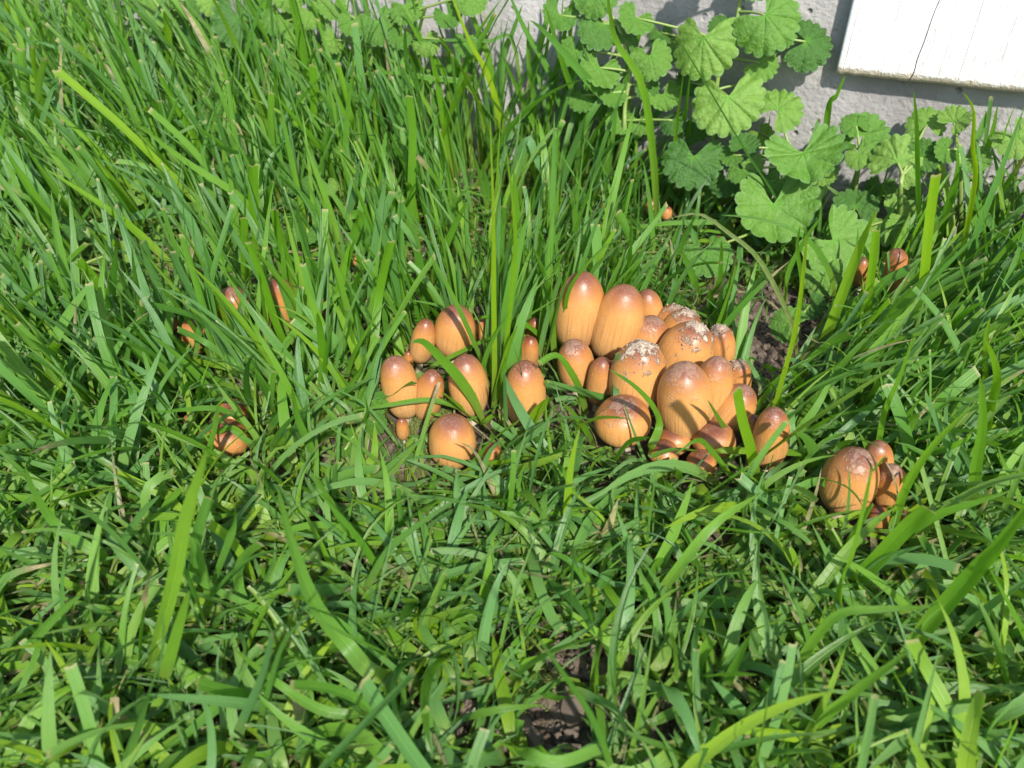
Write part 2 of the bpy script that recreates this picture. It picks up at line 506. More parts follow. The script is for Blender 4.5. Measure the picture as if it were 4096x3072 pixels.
A1((1425,778),(1325,1290),265, 1310,0.2,0.0,'slim pale orange mushroom leaning next to the plump glossy one',G1)
A1((1575,812),(1540,1120),195, 1150,0.5,0.3,'small brown mushroom peeking out beside the bare soil',G1)
A1((1640,1005),(1440,1330),290, 1350,0.2,0.1,'strongly leaning mushroom at the edge of the big cluster under a pale grass blade',G1)
A1((728,1068),(725,1440),392, 1440,0.3,0.15,'squat round glossy brown mushroom at the front corner of the big cluster',G1)
A1((350,662),(390,1030),260, 1050,0.3,0.3,'rounded mushroom with dusty crown in front of the tallest one',G1)
A1((575,783),(530,1150),185, 1160,0.05,0.35,'small shaded mushroom between the dusty rounded one and the scarred one',G1)
A1((650,820),(600,1140),190, 1155,0.0,0.15,'narrow mushroom pressed against the flank of the scarred one',G1)
A1((1090,1310),(1100,1500),230, 1470,0.05,0.4,'low brown mushroom wedged under the plump glossy one',G1)
A1((1390,1285),(1390,1510),295, 1510,0.1,0.35,'low dark-topped mushroom at the foot of the slim pale one',G1)
A1((1835,1135),(1780,1630),250, 1660,0.1,0.35,'tall brown mushroom standing apart behind long grass blades',G1)
A1((1690,1160),(1660,1500),140, 1540,0.0,0.5,'thin dark mushroom between the leaning one and the tall brown one',G1)
A1((1030,1410),(1020,1580),210, 1580,0.05,0.6,'reddish-brown mushroom low in the grass under the squat round one',G1)
A1((1300,1500),(1300,1640),210, 1640,0.05,0.6,'dark reddish mushroom sunk deep in grass in front of the big cluster',G1)
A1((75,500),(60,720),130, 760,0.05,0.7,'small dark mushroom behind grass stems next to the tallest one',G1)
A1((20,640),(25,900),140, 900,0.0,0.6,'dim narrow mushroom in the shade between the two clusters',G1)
A2 = lambda *a, **k: add(c2, S2, *a, **k)
A2((385,612),(505,1145),310, 1160,0.1,0.0,'pale orange mushroom leaning outward at the end of the loose cluster',G2)
A2((745,733),(650,1160),255, 1165,0.05,0.3,'small brown mushroom with moss sprigs at its foot',G2)
A2((1015,600),(1085,1130),335, 1150,0.05,0.05,'upright glossy mushroom crossed by a broad arching grass blade',G2)
A2((1540,658),(1560,1225),345, 1220,0.05,0.05,'large single orange mushroom standing by bright green stems',G2)
A2((915,1122),(905,1580),400, 1570,0.1,0.1,'round brown-topped mushroom lowest in the loose cluster with shadows across it',G2)
A2((690,218),(600,725),205, 800,0.0,0.25,'slender mushroom at the rear of the loose cluster, left of its twin',G2)
A2((960,160),(900,610),345, 760,0.05,0.2,'wide glossy mushroom at the rear of the loose cluster under thin blades',G2)
A2((1145,255),(1150,490),140, 640,0.0,0.5,'small shaded mushroom squeezed behind the wide glossy one',G2)
A2((455,1150),(475,1350),115, 1360,0.0,0.4,'tiny mushroom under the outward-leaning pale one',G2)
A2((515,560),(510,740),100, 820,0.0,0.5,'tiny dark mushroom between the slender and the pale leaning one',G2)
A2((1260,1370),(1250,1560),170, 1570,0.0,0.4,'small mushroom half covered by the clipped blade next to the round one',G2)
A2((1600,430),(1590,690),160, 760,0.0,0.6,'dark reddish mushroom in shade behind the large single one',G2)
A6 = lambda *a, **k: add(c6, S6, *a, **k)
A6((800,535),(660,1010),370, 1030,0.3,0.25,'large glossy brown mushroom in deep grass with crumbs on its crown',G3)
A6((940,485),(930,800),220, 860,0.1,0.3,'brown mushroom just behind the large one in deep grass',G3)
A6((1050,655),(1010,1010),235, 1040,0.3,0.5,'darker mushroom with dusty crown pressed to the large one in deep grass',G3)
A6((930,960),(960,1170),160, 1160,0.0,0.6,'small red-brown mushroom at the foot of the deep-grass cluster',G3)
A6((1120,990),(1110,1150),110, 1150,0.0,0.5,'tiny red-brown mushroom beside the foot of the darker dusty one',G3)
AP = lambda *a, **k: add(cB(0, 0, 1), 1.0, *a, **k)
AP((3582,985),(3590,1200),100, 1230,0.0,0.5,'single brown mushroom in shade between broad upright blades',G4)
AP((3450,1030),(3440,1150),70, 1190,0.0,0.7,'small dark mushroom behind the broad clipped blade below the ivy leaves',G4)
AP((3858,775),(3862,850),48, 900,0.0,0.6,'tiny reddish mushroom by the yellow stem under the white board',G4)
AP((3908,860),(3905,920),40, 960,0.0,0.6,'tiny reddish mushroom in thick grass under the white board',G4)
AP((2872,945),(2868,1010),72, 1090,0.0,0.4,'tiny orange mushroom above a round ivy leaf behind the big cluster',G4)
AP((2608,795),(2606,860),52, 930,0.0,0.6,'tiny orange mushroom among upright blades behind the big cluster',G4)
AP((2668,825),(2664,880),46, 940,0.0,0.6,'tiny dull mushroom beside a pale clipped blade behind the big cluster',G4)
A4 = lambda a, b, w, *r, **k: add(c4, S4, a, b, w * 1.15, *r, **k)
A4((600,348),(545,640),200, 720,0.2,0.4,'brown mushroom behind a clipped upright blade in the open grass',G4)
A4((905,290),(930,660),170, 740,0.0,0.55,'dark mushroom hidden behind leaning blades beside another in open grass',G4)
A4((315,555),(300,810),150, 830,0.0,0.35,'orange mushroom under pale shiny leaning blades',G4)
A4((165,560),(170,660),70, 760,0.0,0.6,'tiny dull mushroom next to the orange one under pale blades',G4)
A4((1250,330),(1245,590),110, 680,0.0,0.6,'dim mushroom deep between dark upright blades',G4)
A4((1445,120),(1445,200),55, 330,0.0,0.6,'tiny orange mushroom between tall upright blades',G4)
A4((1515,320),(1515,430),70, 560,0.0,0.6,'tiny dark mushroom at the foot of a tall clipped blade',G4)
A4((585,1160),(580,1300),180, 1330,0.0,0.4,'brown mushroom behind a flat crossing blade in the near grass',G4)
A4((545,1285),(530,1510),240, 1520,0.05,0.5,'red-brown mushroom with a bluish blade bent over it',G4)
A4((395,1335),(395,1460),110, 1480,0.0,0.6,'small dark mushroom beside the red-brown one in the near grass',G4)
A4((265,1235),(265,1310),50, 1350,0.0,0.5,'tiny orange mushroom nearly buried in the near grass',G4)

CRUMB = None
def crumb_mesh():
    bm = bmesh.new()
    bmesh.ops.create_icosphere(bm, subdivisions=1, radius=1.0)
    for v in bm.verts:
        v.co *= 1 + 0.5 * noise.noise(v.co * 1.7 + Vector((4, 2, 1)))
    vs = np.array([v.co[:] for v in bm.verts]); fs = np.array([[v.index for v in f.verts] for f in bm.faces])
    bm.free()
    return vs, fs
CR_V, CR_F = crumb_mesh()

ELL = []        # for keeping grass roots out: center, axis, a, r
def make_mushroom(i, d):
    A, B = d['A'], d['B']
    t = (d['fy'] - B[1]) / max(1.0, (B[1] - A[1]))
    fx = B[0] + (B[0] - A[0]) * max(0.0, t) * 0.5
    foot = on_z(fx, d['fy'], 0.0)
    pa, pb = on_y(*A, foot.y), on_y(*B, foot.y)
    ax = (pa - pb).normalized()
    ax = (ax + Vector((0, -0.10 - d['lean'], 0))).normalized()
    C = (pa + pb) / 2
    view = (C - Vector((0, 0, CAM_H))).normalized()
    cz = depth(C)
    R = d['W'] / 2 * cz / F_PX
    hl = math.hypot(A[0] - B[0], A[1] - B[1]) / 2 * cz / F_PX
    cph = abs(ax.dot(view)); sph2 = 1 - cph * cph
    a2 = (hl * hl - R * R * cph * cph) / sph2
    a = math.sqrt(max(a2, (0.85 * R) ** 2))
    a = min(a, 2.3 * R)
    if R > 0.004: R *= 1.06; a *= 1.03
    # keep hem near the soil but not below
    lowest = C.z - a * 0.8
    if lowest < 0.001: C.z += (0.001 - lowest) * 0.5
    ELL.append((np.array(C), np.array(ax), a, R))
    foot.z = -0.006
    root = empty('mushroom', Vector((foot.x, foot.y, 0)), d['label'], 'mushroom', d['group'])
    # frame
    zx = ax; xx = zx.cross(Vector((0.3, 1, 0.1))).normalized(); yx = zx.cross(xx)
    rr = random.Random(100 + i)
    NA, NR = 56, 26
    sq = rr.uniform(2.1, 2.35)              # slight squareness of the profile
    asym = rr.uniform(-0.05, 0.05); ph = rr.uniform(0, 6.28)
    taper = rr.uniform(0.05, 0.16)
    V = [C + zx * a]; att = [(0, 0, 0)]
    thmax = math.radians(146)
    for j in range(1, NR + 1):
        th = thmax * j / NR
        st_, ct_ = math.sin(th), math.cos(th)
        k = (abs(st_) ** sq + abs(ct_) ** sq) ** (-1 / sq)
        rr_, zz_ = st_ * k, ct_ * k
        rad0 = R * rr_ * (1 + taper * (-zz_) * 0.6)
        for q in range(NA):
            an = 2 * math.pi * q / NA
            nz = noise.noise(Vector((math.cos(an) * 1.3 + i * 3.1, math.sin(an) * 1.3, zz_ * 1.2)))
            rad = rad0 * (1 + 0.035 * nz + 0.02 * math.cos(2 * an + ph))
            hem = 0.05 * a * noise.noise(Vector((an * 2, i, 0))) * max(0, (j - NR * 0.8) / (NR * 0.2))
            p = C + zx * (a * zz_ + hem) + (xx * math.cos(an) + yx * math.sin(an)) * rad + xx * asym * R * (1 - zz_ * zz_)
            V.append(p); att.append((j / NR, q / NA if q < NA else 1, 0))
    # hem turned under
    last = 1 + (NR - 1) * NA
    zz_l = math.cos(thmax)
    for (fr, dz) in ((0.82, 0.02), (0.55, 0.16)):
        for q in range(NA):
            p0 = Vector(V[last + q])
            axp = C + zx * ((p0 - C).dot(zx))
            V.append(axp + (p0 - axp) * fr + zx * a * dz); att.append((1, q / NA, 1))
    F = []
    for q in range(NA): F.append((0, 1 + q, 1 + (q + 1) % NA))
    for j in range(NR + 1):
        for q in range(NA):
            a0, a1 = 1 + j * NA + q, 1 + j * NA + (q + 1) % NA
            F.append((a0, a0 + NA, a1 + NA, a1))
    co = np.array([tuple(v) for v in V]) - np.array(C)
    me = mesh_np('cap', co, F, {'capc': np.array(att)})
    cap = bpy.data.objects.new('cap', me); me.materials.append(M_CAP); COL.objects.link(cap)
    cap.parent = root; cap.location = C - Vector(root.location)
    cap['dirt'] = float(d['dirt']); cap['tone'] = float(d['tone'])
    # stem
    top = C - zx * a * 0.25
    bot = foot
    ctrl = C - zx * a * 1.0; ctrl.z = max(ctrl.z, 0.0)
    pts = []
    for k in range(8):
        u = k / 7
        pts.append(bot * (1 - u) ** 2 + ctrl * 2 * u * (1 - u) + top * u * u)
    tube(pts, [R * (0.34 - 0.08 * k / 7) for k in range(8)], 'stem', M_STIPE, root, 14)
    # soil crumbs on the crown
    if d['dirt'] > 0.4 and R > 0.004:
        V = []; F = []
        n = int(60 * d['dirt'])
        for k in range(n):
            th = abs(rr.gauss(0.45, 0.28)); an = rr.gauss(ph, 1.0) if rr.random() < 0.7 else rr.uniform(0, 6.28)
            st_, ct_ = math.sin(th), math.cos(th)
            kk = (abs(st_) ** sq + abs(ct_) ** sq) ** (-1 / sq)
            p = C + zx * a * ct_ * kk * 0.995 + (xx * math.cos(an) + yx * math.sin(an)) * R * st_ * kk
            r = rr.uniform(0.00018, 0.00052) * (1.6 if rr.random() < 0.12 else 1)
            o0 = len(V)
            rot = Matrix.Rotation(rr.uniform(0, 6), 3, 'Z') @ Matrix.Rotation(rr.uniform(0, 6), 3, 'X')
            for v in CR_V: V.append(p + rot @ Vector(v) * r)
            for f in CR_F: F.append(tuple(int(o0 + q) for q in f))
        me = mesh_np('soil_crumbs', [tuple(v) for v in V], F, smooth=False)
        o = mesh_obj('soil_crumbs', me, M_CRUMB, root); o['kind'] = 'stuff'

def tube(pts, rads, name, mat, parent, seg=8):
    pts = [Vector(p) for p in pts]
    V = []; F = []
    up = Vector((0.31, 0.2, 0.93))
    for i, p in enumerate(pts):
        t = (pts[min(i + 1, len(pts) - 1)] - pts[max(i - 1, 0)])
        if t.length < 1e-9: t = Vector((0, 0, 1))
        t.normalize()
        x = t.cross(up)
        if x.length < 0.05: x = t.cross(Vector((1, 0, 0)))
        x.normalize(); y = t.cross(x)
        for k in range(seg):
            a = 2 * math.pi * k / seg
            V.append(p + (x * math.cos(a) + y * math.sin(a)) * rads[i])
    for i in range(len(pts) - 1):
        for k in range(seg):
            F.append((i * seg + k, i * seg + (k + 1) % seg, (i + 1) * seg + (k + 1) % seg, (i + 1) * seg + k))
    F.append(tuple(range(seg - 1, -1, -1))); F.append(tuple((len(pts) - 1) * seg + k for k in range(seg)))
    return mesh_obj(name, mesh_np(name, [tuple(v) for v in V], F), mat, parent)

for i, d in enumerate(SH):
    make_mushroom(i, d)

# ------------------------------------------------------------------ ground ivy
def leaf_mesh(seed):
    r_ = random.Random(seed)
    NA, NR = 132, 8
    lobes = r_.choice([13, 14, 15])
    notch = math.radians(r_.uniform(24, 40))
    fold = r_.uniform(-0.22, 0.26); cup = r_.uniform(-0.45, 0.25); wav = r_.uniform(0.03, 0.09)
    V = [(0, 0, 0)]; att = [(0, 1, 0)]
    span = math.pi - notch
    veins = [span * k / 3.35 for k in (-3, -2, -1, 0, 1, 2, 3)]
    for j in range(1, NR + 1):
        r = j / NR
        for q in range(NA + 1):
            u = -1 + 2 * q / NA
            ph = span * u
            x_l = abs(math.sin(math.pi * lobes * (u + 1) / 2))
            edge = 0.835 + 0.165 * x_l ** 0.5
            outl = 1.0 + 0.05 * math.cos(ph) + 0.03 * math.sin(2 * ph + seed)
            tail = 1 - 0.30 * max(0, (abs(u) - 0.86) / 0.14) ** 2
            rad = r * outl * tail * (1 + (edge - 1) * r ** 5)
            # rounded notch
            phn = ph * (1 - 0.10 * (1 - r) ** 2)
            x, y = rad * math.sin(phn), rad * math.cos(phn)
            dv = min(abs(ph - v) for v in veins)
            vein = math.exp(-(dv * rad / 0.028) ** 2)
            puff = 1 - math.exp(-(dv * rad / 0.10) ** 2)
            z = cup * rad * rad + fold * abs(x) + wav * math.sin(3 * ph + seed) * r * r
            z += 0.055 * puff * r * (0.4 + r) + 0.06 * noise.noise(Vector((x * 3.0, y * 3.0, seed))) + 0.022 * noise.noise(Vector((x * 8, y * 8, seed + 3)))
            z -= 0.06 * r ** 3 * (1 - x_l)
            V.append((x, y, z)); att.append((r, vein, 0))
    F = []
    k = NA + 1
    for q in range(NA): F.append((0, 1 + q + 1, 1 + q))
    for j in range(NR - 1):
        for q in range(NA):
            a = 1 + j * k + q
            F.append((a, a + 1, a + k + 1, a + k))
    me = mesh_np('leaf', V, F, {'leafc': np.array(att)})
    me.materials.append(M_LEAF)
    return me
LEAVES = [leaf_mesh(s) for s in range(16)]

# plant: base px, stem px list (with wall offset), leaves: (jx, jy, width px, tip angle deg in image (0=right, 90=down), wall offset or None, height, tilt)
LEAF_SCREEN = []
lr = random.Random(5)
def place(x, y, off, z):
    """A leaf place: in front of the wall by off, or at height z above the lawn."""
    if off is not None:
        p = on_wall(x, y, off)
        if p.z > 0.008: return p
    return on_z(x, y, z if z is not None else 0.02)
def plant(label, base, stem, leaves, group='ground ivy plants along the wall'):
    b = on_z(*base, 0.0)
    dw = WN.dot(b) - W_OFF
    if dw < 0.006: b = b + WN * (0.006 - dw)
    root = empty('ground_ivy', b, label, 'plant', group)
    pts = [b + Vector((0, 0, -0.004))] + [place(x, y, o, z) for (x, y, o, z) in stem]
    # smooth
    sp = []
    for i in range(len(pts) - 1):
        for k in range(6):
            u = k / 6
            p0, p1, p2, p3 = pts[max(i - 1, 0)], pts[i], pts[i + 1], pts[min(i + 2, len(pts) - 1)]
            sp.append(0.5 * ((2 * p1) + (p2 - p0) * u + (2 * p0 - 5 * p1 + 4 * p2 - p3) * u * u + (3 * p1 - p0 - 3 * p2 + p3) * u ** 3))
    sp.append(pts[-1])
    n = len(sp)
    tube(sp, [0.0016 - 0.0006 * k / n for k in range(n)], 'stem', M_IVYSTEM, root, 8)
    for L in leaves:
        x, y, w, ang, off, z = L[:6]
        lift = L[6] if len(L) > 6 else 0.0
        J = place(x, y, off, z)
        dz = depth(J)
        R = w / 2 * dz / F_PX / 0.99
        tocam = (Vector((0, 0, CAM_H)) - J).normalized()
        N = (tocam * (0.85 + lift) + Vector((0, 0, 0.45)) + Vector((lr.gauss(0, .16), lr.gauss(0, .16), lr.gauss(0, .1)))).normalized()
        a = math.radians(ang)
        T = IM_R * math.cos(a) + IM_D * math.sin(a)
        T = (T - N * T.dot(N)).normalized()
        X = T.cross(N).normalized()
        # keep the blade off the wall
        for _ in range(8):
            low = min(WN.dot(J + (X * cx + T * cy) * R) - W_OFF for cx, cy in ((1, 0), (-1, 0), (0, 1), (0, -1)))
            lo_z = min((J + (X * cx + T * cy) * R).z for cx, cy in ((1, 0), (-1, 0), (0, 1), (0, -1)))
            if low < 0.004: J = J + (tocam * (0.004 - low + 0.001)); 
            if lo_z < 0.003: J = J + tocam * 0.004
        R = 0.92 * w / 2 * depth(J) / F_PX / 0.99
        me = LEAVES[lr.randrange(len(LEAVES))]
        o = bpy.data.objects.new('leaf', me); COL.objects.link(o); o.parent = root
        M = Matrix((X, T, N)).transposed().to_4x4()
        M = Matrix.Translation(J - b) @ M @ Matrix.Scale(R, 4)
        o.matrix_local = M
        # petiole
        best = min(range(n), key=lambda k: (sp[k] - J).length + (0.02 if sp[k].z > J.z else 0))
        S = sp[best]
        mid = (S + J) / 2 + Vector((0, 0, 0.10 * (S - J).length)) - N * 0.12 * (S - J).length
        pp = []
        for k in range(8):
            u = k / 7
            pp.append(S * (1 - u) ** 2 + mid * 2 * u * (1 - u) + (J - N * 0.0004) * u * u)
        tube(pp, [0.0009 - 0.0003 * k / 7 for k in range(8)], 'petiole', M_IVYSTEM, root, 6)
        LEAF_SCREEN.append((x + 0.12 * w * math.cos(a), y + 0.12 * w * math.sin(a), w * 0.5, dz, off is not None))

plant('tall ground ivy with large scalloped leaves climbing the concrete beside the white board', (2800, 860),
      [(2835, 640, .02, None), (2855, 520, .022, None), (2868, 330, .022, None), (2905, 190, .022, None), (2950, 70, .02, None), (2962, -60, .018, None), (2960, -160, .018, None)],
      [(2911, 386, 318, 88, .040, None, .2), (2814, 148, 318, 105, .036, None, .2), (3060, 60, 300, 50, .034, None), (3222, 165, 235, 15, .010, None),
       (3040, 250, 165, 20, .024, None), (2545, 70, 170, 120, .03, None), (3010, -90, 200, -20, .02, None), (2840, -110, 200, 200, .03, None),
       (2890, 105, 120, 170, .018, None), (2700, 190, 150, 160, .016, None), (2760, 330, 130, 120, .016, None), (3000, 330, 110, 40, .014, None), (2790, 500, 130, 110, .018, None), (3130, 130, 130, 80, .014, None), (2640, 130, 110, 90, .014, None)])
plant('ground ivy with a broad folded leaf at the foot of the concrete', (3165, 880),
      [(3172, 780, .03, .015), (3190, 690, .035, None), (3160, 600, .035, None)],
      [(3210, 610, 325, 80, .055, None, -.15), (3110, 440, 215, -40, .03, None), (2775, 625, 270, 100, .05, None), (2975, 590, 130, -70, .045, None),
       (2935, 620, 110, 170, .045, None), (3010, 640, 110, 30, .05, None), (2965, 680, 120, 95, .055, None), (3040, 530, 120, 60, .02, None), (3290, 690, 130, 30, .03, None), (2900, 720, 140, 110, .045, None), (3120, 720, 130, 120, .05, None)])
plant('ground ivy with a pale heart-notched leaf above the bare soil', (3080, 1030),
      [(3085, 950, None, .014), (3092, 890, None, .024)],
      [(3094, 815, 360, 88, None, .034, .2), (2830, 1000, 230, 70, None, .022), (3010, 720, 130, -60, None, .035)])
plant('ground ivy with wide dull leaves next to the broad clipped blade', (3360, 1130),
      [(3350, 1050, None, .012), (3360, 960, None, .022)],
      [(3330, 960, 330, 40, None, .028), (3420, 830, 190, -80, None, .03), (3560, 880, 230, 40, None, .026), (3300, 1090, 200, 100, None, .016)])
plant('small dark ground ivy seedling in front of bare concrete', (3432, 800),
      [(3430, 690, .03, .01), (3440, 600, .03, None)],
      [(3455, 545, 215, -35, .028, None), (3425, 500, 130, -120, .028, None), (3435, 620, 120, 95, .036, None), (3400, 570, 90, 190, .03, None)])
plant('ground ivy with crinkled light green leaves under the white board', (3620, 850),
      [(3600, 780, .05, .01), (3610, 700, .05, .02)],
      [(3590, 650, 250, -60, .045, None), (3520, 735, 130, 120, None, .02), (3600, 760, 150, 80, None, .022), (3705, 500, 170, -100, .02, None),
       (3690, 630, 150, -20, .04, None)])
plant('shaded dark ground ivy in the shadow of the white board', (3850, 850),
      [(3840, 700, .035, .02), (3830, 590, .035, None)],
      [(3815, 490, 140, -30, .025, None), (3900, 640, 130, 30, .04, None), (3790, 600, 120, 150, .04, None)])
plant('ground ivy with a large pale leaf where board and grass meet', (4050, 950),
      [(4050, 800, None, .02), (4060, 700, None, .03)],
      [(4065, 540, 200, 60, .04, None), (4085, 780, 170, 110, None, .025), (4000, 900, 140, 100, None, .016), (3980, 830, 120, 180, None, .02)])
plant('ground ivy with many small leaves half behind long arching grass', (2500, 680),
      [(2490, 560, .03, None), (2500, 420, .03, None), (2520, 260, .028, None), (2470, 100, .028, None)],
      [(2410, 95, 210, 120, .03, None), (2400, 270, 200, 110, .035, None), (2508, 165, 110, -70, .03, None), (2600, 225, 190, 75, .034, None),
       (2650, 380, 150, 70, .026, None), (2480, 480, 140, 110, .03, None), (2560, 480, 120, 60, .028, None), (2380, -30, 200, 60, .03, None), (2240, 60, 170, 100, .03, None), (2300, 200, 150, 120, .034, None), (2330, 380, 140, 100, .036, None), (2590, 340, 120, 40, .03, None), (2450, 370, 130, 80, .034, None), (2690, 480, 120, 80, .034, None)])
BK = 'ground ivy plants deep in the back grass'
plant('blurred ground ivy with two big round leaves at the concrete, behind leaning grass', (1050, 470),
      [(1040, 330, .03, None), (1020, 150, .03, None)],
      [(960, 70, 255, 80, .035, None), (1110, 60, 170, 100, .03, None), (1150, -30, 150, 60, .03, None), (860, 0, 150, 150, .03, None), (1190, 150, 120, 80, .03, None), (1245, 50, 130, 60, .03, None), (900, 170, 120, 120, .04, None)], BK)
plant('ground ivy with a round pale leaf behind a thin upright blade', (1480, 480),
      [(1470, 300, .03, None), (1480, 120, .03, None)],
      [(1510, 85, 190, 70, .035, None), (1405, 85, 120, 110, .035, None), (1620, 20, 160, 60, .03, None), (1700, 160, 130, 90, .03, None), (1330, 20, 130, 100, .03, None), (1600, 150, 110, 100, .035, None), (1790, 60, 130, 60, .03, None), (1860, 170, 110, 100, .035, None), (1340, 160, 110, 120, .035, None), (1880, -20, 160, 80, .03, None)], BK)
plant('leafy ground ivy with many dull leaves beside the dark gap in the grass', (650, 520),
      [(640, 380, .03, None), (640, 200, .03, None), (660, 60, .03, None)],
      [(640, 60, 180, 80, .035, None), (570, 195, 130, 120, .035, None), (690, 200, 140, 70, .03, None), (745, 5, 130, 40, .03, None), (700, 310, 120, 80, .04, None),
       (600, -20, 150, 100, .03, None), (560, 110, 110, 140, .03, None), (450, 40, 120, 110, .03, None), (760, 130, 110, 60, .035, None)], BK)
plant('ground ivy with one small round leaf at the far end of the wall', (140, 330),
      [(110, 180, .03, None)], [(92, 40, 100, 90, .03, None), (180, 90, 90, 60, .03, None), (20, 90, 90, 100, .03, None)], BK)
plant('low ground ivy with bluish leaves under long slanting blades', (590, 860),
      [(590, 800, None, .012)], [(575, 745, 110, 90, None, .022), (540, 790, 80, 130, None, .018), (630, 770, 80, 40, None, .018)], BK)
plant('low ground ivy by a patch of bare soil in the left grass', (330, 1120),
      [(330, 1060, None, .012)], [(225, 1040, 130, 110, None, .02), (290, 910, 110, 60, None, .03), (480, 1120, 130, 100, None, .016), (490, 1010, 100, -60, None, .02), (215, 1150, 90, 90, None, .012)], BK)
plant('low ground ivy in the middle of clipped upright blades', (1240, 840),
      [(1240, 780, None, .012)], [(1195, 730, 110, 100, None, .026), (1310, 740, 90, 70, None, .026), (1170, 800, 90, 130, None, .018), (1230, 930, 120, 90, None, .016)], BK)
plant('small crinkled ground ivy touching the outward-leaning pale mushroom', (1470, 1720),
      [(1475, 1670, None, .008)], [(1490, 1600, 150, 120, None, .014), (1500, 1690, 110, 60, None, .010), (1410, 1750, 90, 150, None, .009), (1380, 1800, 70, 100, None, .009)],
      'low ground ivy by the mushrooms')
plant('single grey-green ground ivy leaf lying on the bare soil beside the big cluster', (3200, 1330),
      [(3190, 1290, None, .006)], [(3160, 1300, 170, 200, None, .011), (3240, 1220, 130, 60, None, .010)],
      'low ground ivy by the mushrooms')

# ------------------------------------------------------------------ grass blades
def blades_mesh(P, Wd, nrm, width, tipk, rnd, hue, dry, fold, across=5):
    """P (N,K,3) centre lines, nrm (N,K,3) surface normals, width (N,), tipk 0 pointed 1 clipped; returns arrays"""
    N, K, _ = P.shape
    tan = np.gradient(P, axis=1)
    tan /= np.linalg.norm(tan, axis=2, keepdims=True) + 1e-12
    side = np.cross(tan, nrm); side /= np.linalg.norm(side, axis=2, keepdims=True) + 1e-12
    nn = np.cross(side, tan)
    t = np.linspace(0, 1, K)[None, :]
    prof_p = np.clip(0.55 + 0.45 * np.minimum(1, t / 0.25), 0, 1) * np.power(np.clip(1 - np.power(t, 2.6), 0, 1), 0.75)
    prof_c = np.clip(0.55 + 0.45 * np.minimum(1, t / 0.25), 0, 1) * (1 - 0.16 * t)
    prof = np.where(tipk[:, None] > 0.5, prof_c, prof_p)
    prof = np.maximum(prof, 0.02)
    hw = (width[:, None] * 0.5 * prof)[..., None]
    sag = (fold[:, None] * width[:, None] * 0.5 * prof)[..., None] * nn
    cols = []
    M = across
    prof5 = ((-1, 1.0), (-0.5, 0.35), (0, 0.0), (0.5, 0.35), (1, 1.0)) if M == 5 else ((-1, 1.0), (0, 0.0), (1, 1.0))
    for s, lift in prof5:
        cols.append(P + side * hw * s + sag * lift)
    Vv = np.stack(cols, axis=2)                         # N,K,5,3
    rag = rng.normal(0, 1, (N, M)) * (width[:, None] * 0.11) * (tipk[:, None] > 0.5)
    Vv[:, -1] += tan[:, -1][:, None, :] * rag[..., None]
    att = np.zeros((N, K, M, 3), dtype=np.float32)
    att[..., 0] = t[..., None]
    att[..., 1] = np.linspace(0, 1, M)
    att[..., 2] = rnd[:, None, None]
    att2 = np.zeros((N, K, M, 3), dtype=np.float32)
    att2[..., 0] = hue[:, None, None]; att2[..., 1] = tipk[:, None, None]; att2[..., 2] = dry[..., None] if dry.ndim == 2 else dry[:, None, None]
    idx = np.arange(N * K * M).reshape(N, K, M)
    q = np.stack([idx[:, :-1, :-1], idx[:, :-1, 1:], idx[:, 1:, 1:], idx[:, 1:, :-1]], axis=-1).reshape(-1, 4)
    return Vv.reshape(-1, 3), q, att.reshape(-1, 3), att2.reshape(-1, 3)

def catmull(pts, n):
    P = [np.array(p, dtype=float) for p in pts]
    if len(P) == 2: P = [P[0], (P[0] * 2 + P[1]) / 3, (P[0] + P[1] * 2) / 3, P[1]]
    seg = len(P) - 1
    out = []
    for k in range(n):
        u = k / (n - 1) * seg; i = min(int(u), seg - 1); u -= i
        p0, p1, p2, p3 = P[max(i - 1, 0)], P[i], P[i + 1], P[min(i + 2, seg)]
        out.append(0.5 * (2 * p1 + (p2 - p0) * u + (2 * p0 - 5 * p1 + 4 * p2 - p3) * u * u + (3 * p1 - p0 - 3 * p2 + p3) * u ** 3))
    return np.array(out)

# measured blades: points from tip to root (px), width px, colour (0 dark .. 1 yellow), hue (bluish), clipped, dry, toward-camera lean
HB = []
def hb(pts, w, c=0.6, hue=0.0, cut=0, dry=0.0, lean=0.012, where=''):
    HB.append((pts, w, c, hue, cut, dry, lean, where))
BG, LC, BC, IV, FR, RT = ('in the tall back grass', 'beside the loose mushroom cluster', 'beside the big mushroom cluster', 'among the ground ivy',
                          'lying in the near grass', 'by the deep-grass mushrooms')
LG = 'in the open left grass'
hb([(225,280),(480,500),(700,720),(900,930)],42,.9,0,1,where=LG)
hb([(175,670),(420,830),(560,940),(740,1110)],38,.8,0,0,where=LG)
hb([(285,950),(450,890),(620,850),(800,830),(960,870)],46,.25,.5,0,lean=.02,where=LG)
hb([(560,505),(750,650),(990,820),(1010,1000)],36,.7,.2,0,where=BG)
hb([(620,265),(700,410),(800,600),(850,800)],40,.6,0,0,where=BG)
hb([(665,45),(675,200),(685,400),(690,560)],36,.75,0,1,where=BG)
hb([(1085,370),(1085,550),(1110,680),(1120,860)],32,.7,.2,1,where=BG)
hb([(1250,260),(1255,450),(1240,650),(1235,800)],34,.6,0,1,where=BG)
hb([(1410,280),(1390,450),(1385,650),(1420,800),(1440,900)],34,.55,.2,0,where=BG)
hb([(1635,385),(1650,550),(1640,900),(1645,1000)],40,.6,.1,1,where=BG)
hb([(1720,210),(1750,330),(1790,560),(1810,760)],38,.6,0,0,where=BG)
hb([(1980,40),(1900,220),(1760,460),(1700,640)],42,.45,.2,0,where=BG)
hb([(1790,-60),(1880,170),(1950,300),(2010,520),(2020,760)],30,1.0,0,0,where=BG)
hb([(2055,680),(2065,850),(2080,1000),(2090,1150)],46,.65,.1,0,where=BG)
